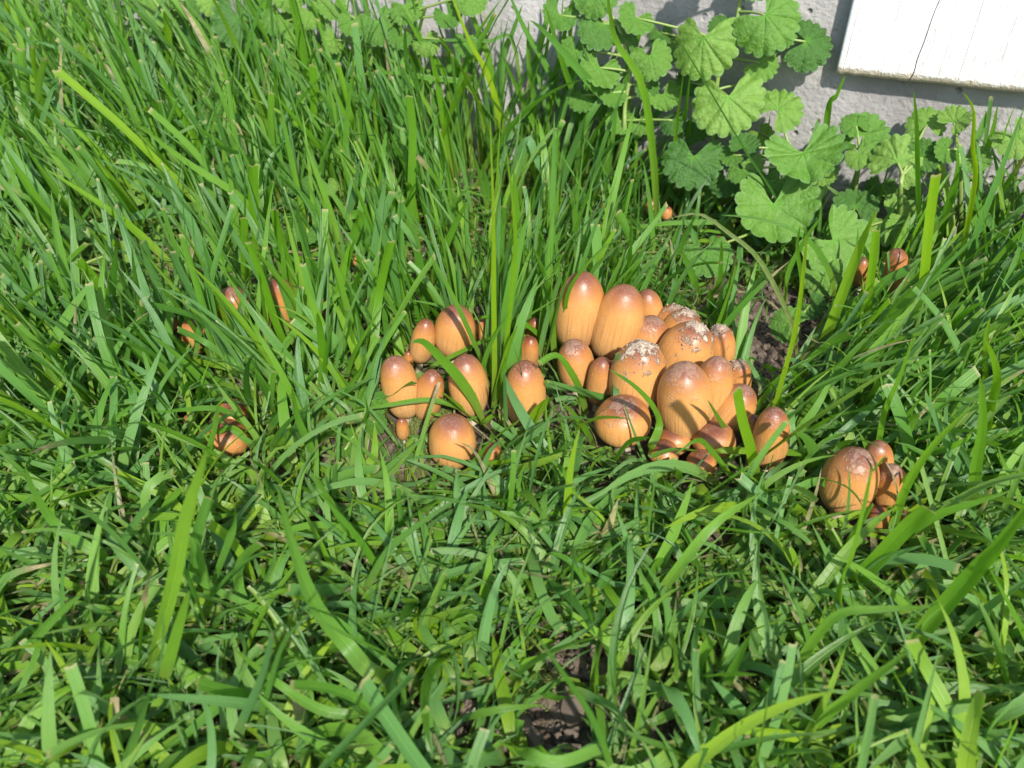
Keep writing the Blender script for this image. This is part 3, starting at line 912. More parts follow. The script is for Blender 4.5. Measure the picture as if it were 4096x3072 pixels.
hb([(1875,800),(1820,900),(1740,1080),(1700,1190)],38,.5,.1,0,where=BG)
hb([(1420,300),(1560,290),(1700,310),(1900,370),(1960,560)],26,.55,.2,0,where=BG)
hb([(980,870),(980,1000),(985,1100),(1000,1220)],42,.6,0,1,where=LG)
hb([(1100,840),(1120,950),(1160,1090),(1200,1240)],42,.55,0,1,where=LG)
hb([(1010,660),(1015,800),(1030,960),(1040,1080)],50,.6,0,1,where=LG)
hb([(1440,630),(1420,750),(1400,850),(1390,960)],34,.3,1,0,where=BG)
hb([(2200,765),(2150,650),(2110,560),(2060,700),(2050,860)],46,.35,.9,0,where=BG)
hb([(1400,860),(1440,870),(1390,1020),(1350,1180)],46,.5,.1,1,where=LG)
hb([(1960,470),(1974,900),(1974,1150),(1978,1490),(1970,1640)],27,.95,0,0,where=LC)
hb([(2020,560),(2060,900),(2052,1100),(2010,1500),(1985,1640)],26,.8,0,0,where=LC)
hb([(1644,1371),(1694,1367),(1770,1440),(1834,1512),(1897,1607),(1945,1720)],52,.6,.1,0,lean=.02,where=LC)
hb([(1400,1647),(1536,1625),(1716,1602),(1852,1638),(1890,1690)],32,.65,.2,0,lean=.02,where=LC)
hb([(2073,1692),(1965,1769),(1897,1864),(1870,1930)],56,.75,.1,1,lean=.02,where=LC)
hb([(1640,1200),(1780,1235),(1850,1340),(1880,1440)],20,.6,.4,0,where=LC)
hb([(2250,1180),(2100,1270),(1960,1350),(1740,1460),(1700,1500)],20,.6,0,0,lean=.01,where=LC)
hb([(1820,1300),(1960,1265),(2090,1290),(2200,1380),(2290,1450)],24,.55,0,0,lean=.012,where=LC)
hb([(2040,1240),(1960,1380),(1930,1500),(1935,1640)],26,.6,.2,0,where=LC)
hb([(2070,1300),(2030,1400),(1990,1560),(1970,1650)],30,.75,0,0,where=LC)
hb([(2015,1490),(2020,1620),(2025,1790)],26,.3,.8,0,lean=.02,where=LC)
hb([(2035,1330),(2085,1480),(2090,1600),(2070,1690)],16,.4,.2,0,lean=.02,where=LC)
hb([(1765,1570),(1830,1620),(1930,1700)],22,.7,0,0,lean=.016,where=LC)
hb([(1560,1010),(1640,1150),(1700,1380),(1705,1440)],20,.35,0,0,where=LC)
hb([(1740,1090),(1800,1250),(1830,1360)],30,.45,0,0,where=LC)
hb([(1460,1580),(1470,1640),(1465,1700),(1560,1830)],14,.45,0,0,where=LC)
hb([(2387,1092),(2279,1195),(2154,1255),(2060,1290),(2000,1320)],26,.55,0,0,lean=.035,where=BC)
hb([(2460,960),(2404,1000),(2306,1108),(2263,1217),(2268,1380),(2295,1490)],19,.6,0,0,lean=.02,where=BC)
hb([(2430,1165),(2350,1160),(2290,1180),(2200,1240)],16,.5,.3,0,lean=.03,where=BC)
hb([(2200,980),(2205,1150),(2210,1300),(2220,1480)],32,.7,0,0,lean=.015,where=BC)
hb([(2436,1477),(2534,1542),(2610,1624),(2637,1705),(2604,1787),(2590,1820)],40,.6,.1,0,lean=.025,where=BC)
hb([(2472,1412),(2466,1500),(2463,1590),(2462,1640)],28,.2,.9,1,where=BC)
hb([(2946,1556),(2968,1678),(3000,1787),(3022,1900),(3030,1960)],52,.85,0,1,lean=.02,where=BC)
hb([(3225,940),(3217,1050),(3185,1298),(3130,1515),(3071,1716),(3060,1770)],25,.95,0,0,lean=.02,where=BC)
hb([(2160,1455),(2230,1425),(2300,1520),(2330,1600),(2345,1660)],36,.6,.1,1,lean=.02,where=BC)
hb([(2190,1530),(2300,1560),(2370,1580),(2450,1600),(2520,1650)],34,.35,.5,1,lean=.02,where=BC)
hb([(2250,1610),(2330,1700),(2380,1790)],30,.65,.1,0,lean=.02,where=BC)
hb([(2600,1750),(2520,1770),(2460,1850),(2420,1910)],40,.6,.1,0,lean=.03,where=BC)
hb([(2830,1600),(2890,1700),(2950,1790)],28,.55,.1,0,lean=.02,where=BC)
hb([(3475,1885),(3325,1831),(3163,1809),(3022,1804),(2880,1800),(2840,1830)],34,.75,.1,1,lean=.03,where=BC)
hb([(3270,1565),(3180,1640),(3080,1720),(3020,1790)],40,.25,.7,1,lean=.02,where=BC)
hb([(3250,1430),(3130,1500),(3020,1640),(2980,1720)],26,.5,.1,0,lean=.015,where=BC)
hb([(2700,1820),(2790,1760),(2850,1810),(2920,1900),(2960,1950)],34,.65,.1,0,lean=.035,where=BC)
hb([(2600,1830),(2700,1800),(2800,1810),(2870,1830)],30,.6,.2,1,lean=.035,where=BC)
hb([(3508,853),(3436,1007),(3323,1300),(3270,1420)],50,.9,.1,1,lean=.01,where=IV)
hb([(3504,916),(3490,1050),(3472,1188),(3459,1350),(3450,1420)],38,.85,0,1,where=IV)
hb([(3743,700),(3715,896),(3692,1131),(3653,1308),(3630,1400)],46,.9,0,1,lean=.01,where=IV)
hb([(3830,520),(3825,700),(3790,837),(3739,994),(3700,1120)],40,.4,0,0,where=IV)
hb([(3655,360),(3668,520),(3672,700),(3684,1000),(3700,1120)],30,.5,.1,0,lean=.02,where=IV)
hb([(3850,366),(3896,443),(3892,590),(3904,700),(3872,896),(3841,1053),(3806,1229)],27,1.0,0,0,lean=.03,where=IV)
hb([(3990,420),(3960,560),(3900,750),(3830,960)],32,.7,.2,0,lean=.03,where=IV)
hb([(4060,420),(4010,560),(4010,700),(3990,900)],26,.75,.1,0,lean=.03,where=IV)
hb([(3943,853),(4006,974),(4076,1092),(4120,1200)],34,.35,.8,1,where=IV)
hb([(4180,1030),(4060,1110),(3927,1210),(3810,1327),(3760,1400)],50,.6,.1,0,lean=.02,where=RT)
hb([(3712,822),(3500,815),(3300,814),(3070,812)],15,.3,.9,1,dry=.55,lean=.0,where=IV)
hb([(2690,871),(2803,858),(2916,934),(3029,1029),(3120,1188),(3174,1323),(3190,1440)],24,.35,.4,0,dry=.35,lean=.03,where=IV)
hb([(2880,860),(3060,880),(3220,950),(3320,1090),(3340,1250)],26,.45,.2,0,lean=.02,where=IV)
hb([(2430,925),(2600,900),(2750,890),(2900,900),(2960,990)],26,.6,.2,0,lean=.03,where=IV)
hb([(2885,960),(2885,1030),(2871,1142),(2808,1210)],22,.45,0,0,where=IV)
hb([(2725,1005),(2745,1050),(2780,1130),(2800,1215)],36,.5,.1,0,where=IV)
hb([(2690,120),(2790,280),(2980,600),(3093,772),(3142,894),(3190,1020)],11,.1,.2,0,lean=.03,where=IV)
hb([(3082,450),(3060,600),(3030,668),(2960,760),(2810,850)],24,.5,.1,0,lean=.03,where=IV)
hb([(2420,-80),(2440,60),(2466,171),(2569,343),(2611,600),(2629,857),(2630,960)],38,.75,.1,0,lean=.06,where=IV)
hb([(2120,80),(2200,154),(2354,326),(2474,480),(2500,620)],46,.45,.4,0,lean=.06,where=IV)
hb([(2180,20),(2260,280),(2330,480),(2360,700)],34,.6,.1,0,lean=.04,where=IV)
hb([(2770,240),(2745,430),(2720,560),(2700,700)],26,.55,.2,0,lean=.05,where=IV)
hb([(2815,250),(2780,430),(2750,560),(2730,700)],24,.55,.2,0,lean=.05,where=IV)
hb([(2736,283),(2706,514),(2689,720),(2680,850)],20,.85,0,0,lean=.05,where=IV)
hb([(3382,300),(3350,380),(3310,470),(3270,640)],32,.5,.1,0,lean=.03,where=IV)
hb([(2780,630),(2750,760),(2710,900)],30,.4,.6,1,where=IV)
hb([(3200,905),(3190,1000),(3210,1150),(3190,1300)],22,.6,.1,0,where=IV)
hb([(3290,860),(3220,960),(3150,1100),(3140,1260)],26,.6,.2,0,where=IV)
hb([(1107,1937),(1167,2178),(1259,2419),(1389,2585),(1500,2696),(1640,2700)],84,.65,.2,0,lean=.01,where=FR)
hb([(1843,1983),(1667,2104),(1556,2196),(1480,2320),(1440,2420)],38,.55,.4,0,lean=.015,where=FR)
hb([(926,2585),(1111,2733),(1296,2845),(1463,2854),(1540,2830)],56,.65,.1,0,where=FR)
hb([(787,2733),(926,2770),(1074,2807),(1180,2850)],60,.55,.1,1,where=FR)
hb([(1657,2706),(1481,2882),(1300,3072),(1220,3180)],66,.4,.7,1,where=FR)
hb([(1250,2446),(1139,2567),(1083,2733),(1046,2872),(1030,2950)],34,.35,.2,0,where=FR)
hb([(1093,2540),(1046,2715),(972,2880),(930,2990)],52,.2,.9,1,where=FR)
hb([(648,2446),(648,2595),(574,2826),(500,3058),(480,3140)],74,.45,.3,0,where=FR)
hb([(611,2265),(574,2419),(556,2600),(560,2720)],46,.7,0,0,dry=0.01,where=FR)
hb([(830,1800),(800,1900),(741,2085),(685,2363),(602,2659),(590,2740)],72,.8,0,0,where=FR)
hb([(759,2363),(704,2550),(639,2780)],60,.75,0,0,where=FR)
hb([(1185,2196),(1000,2243),(833,2409),(780,2520)],60,.4,.1,0,where=FR)
hb([(593,2136),(704,2141),(787,2196),(843,2419),(850,2500)],38,.6,.2,0,where=FR)
hb([(685,2178),(769,2344),(824,2502),(833,2620)],46,.5,.1,0,where=FR)
hb([(100,1860),(140,1970),(231,2104),(389,2215),(480,2270)],52,.55,.1,0,where=FR)
hb([(333,2372),(213,2474),(102,2604),(80,2680)],54,.6,.2,0,where=FR)
hb([(640,1980),(560,2060),(480,2190),(440,2290)],40,.45,.5,0,where=FR)
hb([(840,1990),(790,2130),(770,2300),(760,2420)],50,.5,.2,1,where=FR)
hb([(940,2000),(930,2120),(870,2290),(830,2420)],46,.55,.2,0,where=FR)
hb([(1260,1900),(1330,2020),(1400,2160),(1430,2280)],52,.6,.1,0,where=FR)
hb([(2303,2215),(2288,2363),(2298,2530),(2320,2590)],66,.25,.1,1,where=FR)
hb([(4160,1960),(4000,2180),(3900,2289),(3715,2500),(3580,2680)],84,.6,.1,0,lean=.01,where=RT)
hb([(3742,2428),(3529,2437),(3344,2465),(3205,2641),(3190,2760)],46,.7,.1,0,where=FR)
hb([(3492,1850),(3461,2021),(3412,2232),(3381,2298),(3344,2474),(3330,2560)],52,.75,.1,0,where=RT)
hb([(3721,2031),(3624,2113),(3488,2260),(3407,2341),(3370,2400)],76,.7,.1,1,where=RT)
hb([(3696,2178),(3548,2233),(3437,2335),(3400,2400)],52,.25,1,0,where=RT)
hb([(2131,2520),(2279,2733),(2372,2882),(2446,3072),(2460,3140)],36,.3,0,0,where=FR)
hb([(3640,2604),(3437,2752),(3270,2900),(3230,3000)],54,.75,.1,0,where=FR)
hb([(3002,2539),(2928,2687),(2880,2790)],48,.5,.1,0,where=FR)
hb([(2400,2993),(2233,3048),(2100,3010),(2048,2965)],58,.7,.2,1,where=FR)
hb([(2800,3020),(2740,2860),(2660,2740),(2600,2700)],80,.4,.6,0,where=FR)
hb([(3955,2270),(4020,2400),(4096,2550),(4130,2640)],70,.6,.1,0,where=RT)
hb([(3700,1581),(3759,1717),(3868,1934),(3890,2000)],46,.3,.9,1,where=RT)
hb([(3660,1330),(3597,1500),(3532,1652),(3504,1825),(3500,1900)],42,.7,.1,0,where=RT)
hb([(3911,1603),(3732,1782),(3624,1950),(3570,2113),(3560,2180)],42,.8,.1,0,where=RT)
hb([(3400,1670),(3450,1760),(3490,1860),(3500,1930)],30,.65,.2,0,where=RT)
hb([(3175,1960),(3280,1925),(3360,1980),(3430,2040)],42,.5,.3,1,where=RT)
hb([(3545,1820),(3490,1880),(3400,1990),(3360,2070)],30,.75,0,0,where=RT)
hb([(3600,1980),(3640,1890),(3560,1990),(3500,2080)],24,.6,0,0,where=RT)
hb([(4050,1960),(3900,2010),(3750,2060),(3600,2160),(3540,2230)],44,.65,.1,0,where=RT)
hb([(3920,1500),(3930,1700),(3900,1900),(3880,2100)],52,.65,.1,0,where=RT)
hb([(3940,1350),(3990,1500),(3960,1650),(3930,1850)],46,.8,0,0,where=RT)
hb([(617,1148),(743,1190),(886,1294),(1001,1426),(1087,1523),(1150,1638)],24,.45,.9,0,where=LG)
hb([(709,1317),(829,1374),(955,1471),(1000,1520)],32,.5,.4,1,where=LG)
hb([(40,1430),(150,1410),(420,1405),(743,1443),(915,1471),(950,1500)],30,.9,0,0,where=LG)
hb([(995,967),(1053,1122),(1104,1294),(1162,1431),(1180,1490)],36,.6,0,1,where=LG)
hb([(1190,1088),(1213,1237),(1259,1408),(1270,1470)],34,.55,0,1,where=LG)
hb([(1236,1025),(1299,1150),(1351,1294),(1370,1380)],38,.5,0,1,where=LG)
hb([(1419,950),(1373,1110),(1351,1237),(1345,1340)],46,.5,0,0,where=LG)
hb([(1563,961),(1517,1179),(1494,1420),(1490,1470)],42,.6,0,1,where=LC)
hb([(1270,1250),(1282,1330),(1293,1460),(1276,1666)],44,.55,0,0,where=LG)
hb([(875,1609),(864,1695),(818,1867),(790,1960)],34,.7,.2,0,where=LG)
hb([(1075,1775),(1127,1838),(1190,1920)],40,.65,.2,0,where=FR)
hb([(1167,1540),(1190,1670),(1250,1810),(1290,1930)],40,.6,.2,0,where=LG)
hb([(990,1750),(930,1710),(850,1740),(745,1790),(720,1830)],34,.8,.1,0,where=LG)
hb([(1010,1620),(850,1600),(700,1640),(600,1690)],30,.3,.7,0,lean=.02,where=LG)
hb([(1660,1530),(1560,1570),(1400,1620),(1250,1680)],42,.4,.3,1,where=LC)
hb([(1465,1400),(1440,1480),(1390,1560),(1330,1690)],24,.65,.1,0,where=LC)
hb([(1545,1200),(1440,1370),(1400,1460),(1370,1580)],22,.6,.1,0,where=LC)
hb([(1285,1500),(1380,1540),(1450,1600)],36,.25,.9,0,where=LC)
hb([(20,600),(180,850),(280,1000),(330,1120)],60,.6,.1,0,where=LG)
hb([(310,1040),(400,1150),(480,1300),(520,1400)],48,.65,0,1,where=LG)
hb([(390,930),(520,1020),(600,1130)],40,.85,0,0,where=LG)
hb([(375,625),(460,730),(540,850),(580,940)],44,.85,0,0,where=LG)

hb([(1000,-60),(1039,0),(1128,127),(1198,240),(1240,400)],38,.6,.1,0,where=BG)
hb([(1200,-60),(1236,0),(1350,190),(1413,253),(1490,420)],44,.6,.2,0,where=BG)
hb([(1330,-40),(1420,130),(1530,290),(1600,500)],40,.55,.1,0,where=BG)
hb([(1455,-70),(1463,0),(1489,127),(1527,266),(1545,480)],28,.85,0,0,where=BG)
hb([(717,38),(754,158),(790,250),(830,420)],34,.6,.2,0,where=BG)
hb([(700,-50),(860,140),(970,234),(1084,342),(1140,480)],34,.5,.4,0,where=BG)
hb([(900,-40),(960,160),(1010,320),(1060,480)],42,.5,.1,0,where=BG)
hb([(600,-60),(463,70),(400,120),(330,330)],46,.7,.4,0,where=LG)
hb([(25,-60),(30,0),(35,150),(45,350),(60,560)],42,.95,0,0,where=LG)
hb([(330,-40),(340,120),(340,260),(350,480)],40,.6,0,0,where=LG)
hb([(140,60),(170,200),(190,380),(210,560)],44,.55,.1,0,where=LG)
hb([(250,-20),(330,130),(440,260),(480,460)],38,.45,.2,0,where=LG)
hb([(1600,20),(1700,190),(1790,330),(1860,560)],30,.55,.1,0,where=BG)
hb([(1230,130),(1300,220),(1380,350),(1450,520)],30,.5,.2,0,where=BG)
hb([(2090,20),(2050,130),(2010,260),(1990,520)],26,.35,.5,0,where=BG)
hb([(1640,170),(1800,160),(1950,165),(2060,190),(2110,360)],18,.5,.5,0,where=BG)
hb([(2000,200),(2080,380),(2150,540),(2170,760)],30,.6,.1,0,where=BG)
hb([(2115,80),(2115,250),(2140,430),(2160,640)],28,.6,.2,0,where=BG)
hb([(1850,-60),(1900,90),(1960,260),(1990,480),(2000,700)],32,.6,.1,0,where=BG)
hb([(2200,-80),(2190,60),(2150,240),(2120,480),(2110,700)],34,.55,.3,0,where=BG)
hb([(2300,-60),(2280,120),(2300,330),(2330,600),(2340,760)],28,.65,.1,0,where=BG)
hb([(1740,60),(1790,200),(1850,360),(1900,600)],30,.55,.1,0,where=BG)
hb([(2030,-40),(2100,120),(2200,300),(2260,520),(2280,740)],36,.5,.4,0,where=BG)
BLADE_COLOR = lambda c, h: ('bluish-green' if h > .65 else 'dark green' if c < .38 else 'fresh green' if c < .72 else 'bright green' if c < .93 else 'yellow-green')
KH = 18
LM = [(2330,1240,'by the tallest mushroom'),(2590,1430,'by the scarred mushroom'),(2720,1600,'by the plump glossy mushroom'),(2490,1690,'by the squat round mushroom'),
      (3080,1650,'by the tall brown mushroom'),(3400,1850,'by the large deep-grass mushroom'),(3560,2000,'by the darker dusty mushroom'),(1600,1560,'by the outward-leaning pale mushroom'),
      (1870,1560,'by the upright glossy mushroom'),(2100,1600,'by the large single orange mushroom'),(1820,1800,'by the lowest round mushroom'),(1800,1300,'by the wide rear mushroom'),
      (3582,1100,'by the lone shaded mushroom'),(3090,1320,'over the bare soil beside mushrooms'),(2911,430,'by the tall climbing ivy'),(3210,640,'by the broad folded ivy leaf'),
      (3094,860,'by the pale heart-notched ivy leaf'),(3900,380,'under the white board'),(3750,620,'by the crinkled light ivy'),(2500,400,'by the many-leaved ivy'),
      (2720,1050,'between ivy and big cluster'),(960,120,'by the blurred round ivy leaves'),(1500,120,'by the pale round ivy leaf'),(640,200,'by the dull leafy ivy'),
      (580,760,'by the bluish low ivy'),(330,1020,'by the low ivy on bare soil'),(1240,780,'by the ivy between clipped blades'),(2000,250,'at the concrete in tall grass'),
      (944,1230,'by the brown open-grass mushroom'),(775,1340,'by the orange mushroom under pale blades'),(1300,1250,'by the dim deep mushroom'),(910,1740,'by the red-brown near mushroom'),
      (1110,2150,'by the flat brown dead blade'),(1600,2340,'by the bright cream dead blade'),(190,2340,'by the curled tan dry blade'),(3030,2360,'by the pale yellow fallen blade'),
      (2960,2790,'by the white flattened dead leaf'),(3620,1710,'by the grey withered blade'),(2150,2615,'by the yellow dead sheath'),(3900,2590,'by the whitish dry fragment'),
      (1480,2540,'by the bent near straw'),(3270,2850,'by the cream dead leaf base'),(2250,2920,'over damp bare soil'),(850,2650,'in thick near grass'),(600,2950,'in dense dark near grass'),
      (2180,850,'in upright grass behind both clusters'),(1650,800,'in clipped upright grass'),(1000,520,'by the hanging cream tip'),(150,700,'in slanting far grass'),(3900,1500,'in rank grass past the mushrooms')]
def build_hero():
    P, NRM, WID, CUT, RND, HUE, DRY, LAB = [], [], [], [], [], [], [], []
    for (pts, w, c, hue, cut, dry, lean, where) in HB:
        pp = list(reversed(pts))                   # root first
        root = on_z(*pp[0], -0.002)
        ry_ = pp[0][1]
        while WN.dot(root) - W_OFF < 0.008:
            ry_ += 15; root = on_z(pp[0][0], ry_, -0.002)
        Q = [root]
        n = len(pp) - 1
        for i, (x, y) in enumerate(pp[1:], 1):
            q = on_y(x, y, root.y - lean * (i / n) ** 1.3)
            if q.z < 0.006 + 0.004 * (i / n):
                q = on_z(x, y, 0.010 + 0.010 * math.sin(math.pi * min(1.0, i / n * .8)))
            gap = 0.004 - (WN.dot(q) - W_OFF)
            if gap > 0:
                d = ray(x, y); q = q + d * (gap / WN.dot(d)) if abs(WN.dot(d)) > 1e-6 else q
            Q.append(q)
        C = catmull(Q, KH)
        tc = np.array((0, 0, CAM_H)) - C
        tc /= np.linalg.norm(tc, axis=1, keepdims=True)
        jit = rng.normal(0, 0.28, 3)
        tw = np.linspace(-1, 1, KH)[:, None] * rng.normal(0, 0.35, 3)
        nrm = tc + jit + tw + np.array((0, 0, 0.25))
        dm = float(np.mean([depth(v) for v in C]))
        P.append(C); NRM.append(nrm); WID.append(w * dm / F_PX); CUT.append(cut); RND.append(c); HUE.append(hue)
        dv = np.full(KH, dry)
        if dry == 0.01: dv = np.clip((np.linspace(0, 1, KH) - 0.62) / 0.05, 0, 1)
        if where == FR: RND[-1] = min(1, c + .08); HUE[-1] = min(1, hue + .22)  # near blades coloured lighter and mintier to carry the waxy sheen
        DRY.append(dv)
        col = BLADE_COLOR(c, hue)
        wd = 'broad' if w >= 44 else 'thin' if w < 25 else 'narrow' if w < 34 else 'long'
        straight = math.hypot(pts[0][0] - pts[-1][0], pts[0][1] - pts[-1][1]) / sum(math.hypot(a[0] - b[0], a[1] - b[1]) for a, b in zip(pts, pts[1:]))
        sh = 'straight' if straight > .985 else 'slightly bowed' if straight > .94 else 'strongly arching'
        tip = 'a clipped tip' if cut else 'a pointed tip'
        tipw = 'clipped' if cut else 'pointed'
        if dry == 0.01: tipw = 'cream-tipped'
        if dry > 0.3: col = 'faded'
        mx_, my_ = pts[len(pts) // 2]
        lmk = min(LM, key=lambda q: (q[0] - mx_) ** 2 + (q[1] - my_) ** 2)[2]
        lab = f'{sh} {wd} {col} {tipw} grass blade {lmk}'
        LAB.append(lab)
    return np.array(P), np.array(NRM), np.array(WID), np.array(CUT, float), np.array(RND), np.array(HUE), np.array(DRY), LAB
hP, hN, hW, hC, hR, hH, hD, hL = build_hero()
hW = hW * 0.88
lens = np.linalg.norm(np.diff(hP, axis=1), axis=2).sum(1)
for lab in set(hL):
    same = sorted([i for i in range(len(hL)) if hL[i] == lab], key=lambda i: -lens[i])
    if len(same) == 2: pre = ('longer', 'shorter')
    elif len(same) == 3: pre = ('longest', 'medium-length', 'shortest')
    elif len(same) == 4: pre = ('longest', 'second-longest', 'third-longest', 'shortest')
    else: continue
    for i, w_ in zip(same, pre): hL[i] = w_ + ' ' + lab
for i in range(len(hP)):
    root = hP[i, 0].copy()
    Vv, q, a1, a2 = blades_mesh(hP[i:i + 1], None, hN[i:i + 1], hW[i:i + 1], hC[i:i + 1], hR[i:i + 1], hH[i:i + 1], hD[i:i + 1], np.array([rng.uniform(.12, .4)]))
    o = mesh_obj('grass_blade', mesh_np('grass_blade', Vv - root, q, {'blade': a1, 'blade2': a2}), M_GRASS)
    o.location = root
    tag(o, hL[i], 'grass blade', 'large grass blades standing out of the lawn')

# ------------------------------------------------------------------ lawn mass
ELL_C = np.array([e[0] for e in ELL]); ELL_A = np.array([e[1] for e in ELL])
ELL_a = np.array([e[2] for e in ELL]); ELL_r = np.array([e[3] for e in ELL])
ellx, elly, elld = project(ELL_C)
MAIN = np.array([1.0 if d['group'] in (G1, G2) else (0.3 if d['group'] == G3 else 0.55) for d in SH])
for i, d in enumerate(SH):
    if any(w in d['label'] for w in ('low ', 'reddish', 'dark reddish', 'tall brown', 'thin dark')): MAIN[i] = min(MAIN[i], .55)
SOIL_SPOTS = [(3090, 1320, 150, 190, .93), (2900, 1190, 110, 70, .8), (1600, 1790, 90, 60, .25), (1720, 1620, 70, 60, .8),
              (2350, 2600, 190, 90, .55), (2250, 2900, 230, 120, .6), (2650, 2900, 120, 120, .5), (1850, 2880, 130, 120, .5), (3150, 2620, 100, 90, .4),
              (420, 1020, 90, 90, .6), (560, 1200, 90, 60, .6), (3400, 2150, 90, 40, .5), (1180, 2350, 80, 60, .5), (1930, 2950, 120, 90, .5)]
CLEAR = [(3330, 520, 190, 190, .75), (3480, 660, 130, 160, .65), (3130, 250, 150, 170, .8), (3560, 470, 170, 80, .6), (3900, 150, 420, 240, .97), (2690, 60, 80, 90, .7),
         (3100, 1330, 115, 150, .82), (2250, 2620, 140, 60, .6), (2200, 2920, 150, 90, .6), (1830, 2870, 100, 90, .55), (3150, 2640, 70, 60, .5), (2960, 2760, 80, 60, .5), (3750, 690, 90, 80, .5)]

CELL = 26.0
GRID = np.full((int(4096 / CELL) + 16, int(3072 / CELL) + 16), -1.0)
for i in range(len(hP)):
    C_ = hP[i][:, None, :] + np.zeros((1, 1, 3))
    C_ = np.concatenate([hP[i][:-1] * (1 - u) + hP[i][1:] * u for u in (0, .25, .5, .75)])
    ax_, ay_, ad_ = project(C_)
    for u_, v_, d_ in zip(ax_, ay_, ad_):
        a_, b_ = int(u_ / CELL) + 8, int(v_ / CELL) + 8
        if 0 <= a_ < GRID.shape[0] and 0 <= b_ < GRID.shape[1]: GRID[a_, b_] = max(GRID[a_, b_], d_)

def lawn(N, xr, yr, len_f, wid_f, K, style, seed, dead=0.0):
    r = np.random.default_rng(seed)
    x = r.uniform(*xr, N); y = r.uniform(*yr, N)
    dwall = WN.x * x + WN.y * y - W_OFF
    keep = dwall > 0.006
    # tufts: pull roots toward cell centres
    cell = 0.017
    jx, jy = np.floor(x / cell), np.floor(y / cell)
    hx = np.modf(np.abs(np.sin(jx * 12.9898 + jy * 78.233) * 43758.5453))[0]; hy = np.modf(np.abs(np.sin(jx * 39.346 + jy * 11.135) * 24634.6345))[0]
    tx, ty = (jx + hx) * cell, (jy + hy) * cell
    pull = r.uniform(0, 0.75, N)
    x, y = x + (tx - x) * pull, y + (ty - y) * pull
    px, py, dz = project(np.stack([x, y, np.zeros(N)], -1))
    for (sx, sy, rx, ry, pr) in SOIL_SPOTS:
        ins = ((px - sx) / rx) ** 2 + ((py - sy) / ry) ** 2 < 1
        keep &= ~(ins & (r.uniform(0, 1, N) < pr))
    x, y, px, py = x[keep], y[keep], px[keep], py[keep]
    N = len(x)
    L = len_f(px, py, r, N); Wd = wid_f(px, py, r, N)
    az, t0, kap, side = style(px, py, r, N, L)
    t = np.linspace(0, 1, K)[None, :]
    kink = r.uniform(0.3, 0.8, N)[:, None]; sharp = (r.uniform(0, 1, N) < 0.14)[:, None]
    bend = np.where(sharp, 1 / (1 + np.exp(-(t - kink) * 18)), np.power(t, 1.4))
    th = t0[:, None] + kap[:, None] * bend
    al = az[:, None] + side[:, None] * t
    dirv = np.stack([np.cos(al) * np.sin(th), np.sin(al) * np.sin(th), np.cos(th)], -1)
    step = (L / (K - 1))[:, None, None] * dirv
    P = np.concatenate([np.zeros((N, 1, 3)), np.cumsum(step[:, :-1], axis=1)], axis=1)
    P[..., 0] += x[:, None]; P[..., 1] += y[:, None]; P[..., 2] += -0.003
    lowest = 0.004 + 0.006 * r.uniform(0, 1, N)[:, None] * np.minimum(1, t * 4)
    P[:, 1:, 2] = np.maximum(P[:, 1:, 2], lowest[:, 1:] * np.ones((1, K - 1)))
    nrm = np.stack([-np.cos(al) * np.cos(th), -np.sin(al) * np.cos(th), np.sin(th)], -1)
    sidev = np.stack([-np.sin(al), np.cos(al), np.zeros_like(al)], -1)
    tw = r.normal(0, 0.5, N)[:, None] + r.normal(0, 0.7, N)[:, None] * t
    nrm = nrm * np.cos(tw)[..., None] + sidev * np.sin(tw)[..., None]
    # collisions
    ok = ((P[..., 0] * WN.x + P[..., 1] * WN.y - W_OFF) > 0.003).all(1)
    bo = (P - np.array(BOARD0)) @ np.array(WD); bn = P[..., 0] * WN.x + P[..., 1] * WN.y - W_OFF
    ok &= ~((bo > -0.002) & (bn < BOARD_T + 0.003) & (P[..., 2] > BOARD0.z - 0.002)).any(1)
    for c, a_, aa, rr in zip(ELL_C, ELL_A, ELL_a, ELL_r):
        near = np.where((np.abs(x - c[0]) < 0.09) & (np.abs(y - c[1]) < 0.09))[0]
        if len(near) == 0: continue
        d = P[near] - c
        h = d @ a_
        rad2 = (d * d).sum(-1) - h * h
        ok[near] &= ~((h / aa) ** 2 + rad2 / (rr * rr) < 1.08).any(1)
        ok[near] &= ~(((d[:, 0, 0]) ** 2 + (d[:, 0, 1]) ** 2) < (rr * .8) ** 2)
    # what stays open in front of the mushrooms, the ivy and the wall
    qx, qy, qd = project(P)
    for k in range(len(ELL_C)):
        rx = ELL_r[k] * F_PX / elld[k] * 0.92
        ryy = max(rx, ELL_a[k] * 0.85 * F_PX / elld[k] * 0.9)
        cov = ((((qx - ellx[k]) / rx) ** 2 + ((qy - elly[k] + 0.1 * ryy) / ryy) ** 2 < 1) & (qd < elld[k])).any(1)
        ok &= ~(cov & (r.uniform(0, 1, N) < MAIN[k] * 0.90))
    for (lx, ly, lrad, ld, onw) in LEAF_SCREEN:
        cov = (((qx - lx) ** 2 + (qy - ly) ** 2 < (lrad * 0.9) ** 2) & (qd < ld)).any(1)
        pr = 0.35 if lx > 3680 else 0.80 if lx > 2600 else (0.6 if lx > 2200 else 0.5)
        ok &= ~(cov & (r.uniform(0, 1, N) < pr))
    for (sx, sy, rx, ry, pr) in CLEAR:
        cov = (((qx - sx) / rx) ** 2 + ((qy - sy) / ry) ** 2 < 1).any(1)
        ok &= ~(cov & (r.uniform(0, 1, N) < pr))
    gi, gj = np.clip((qx / CELL).astype(int) + 8, 0, GRID.shape[0] - 1), np.clip((qy / CELL).astype(int) + 8, 0, GRID.shape[1] - 1)
    cov = (qd < GRID[gi, gj] - 0.004).sum(1) > 1
    ok &= ~(cov & (r.uniform(0, 1, N) < 0.72))
    ok &= (qd.min(1) > 0.172)
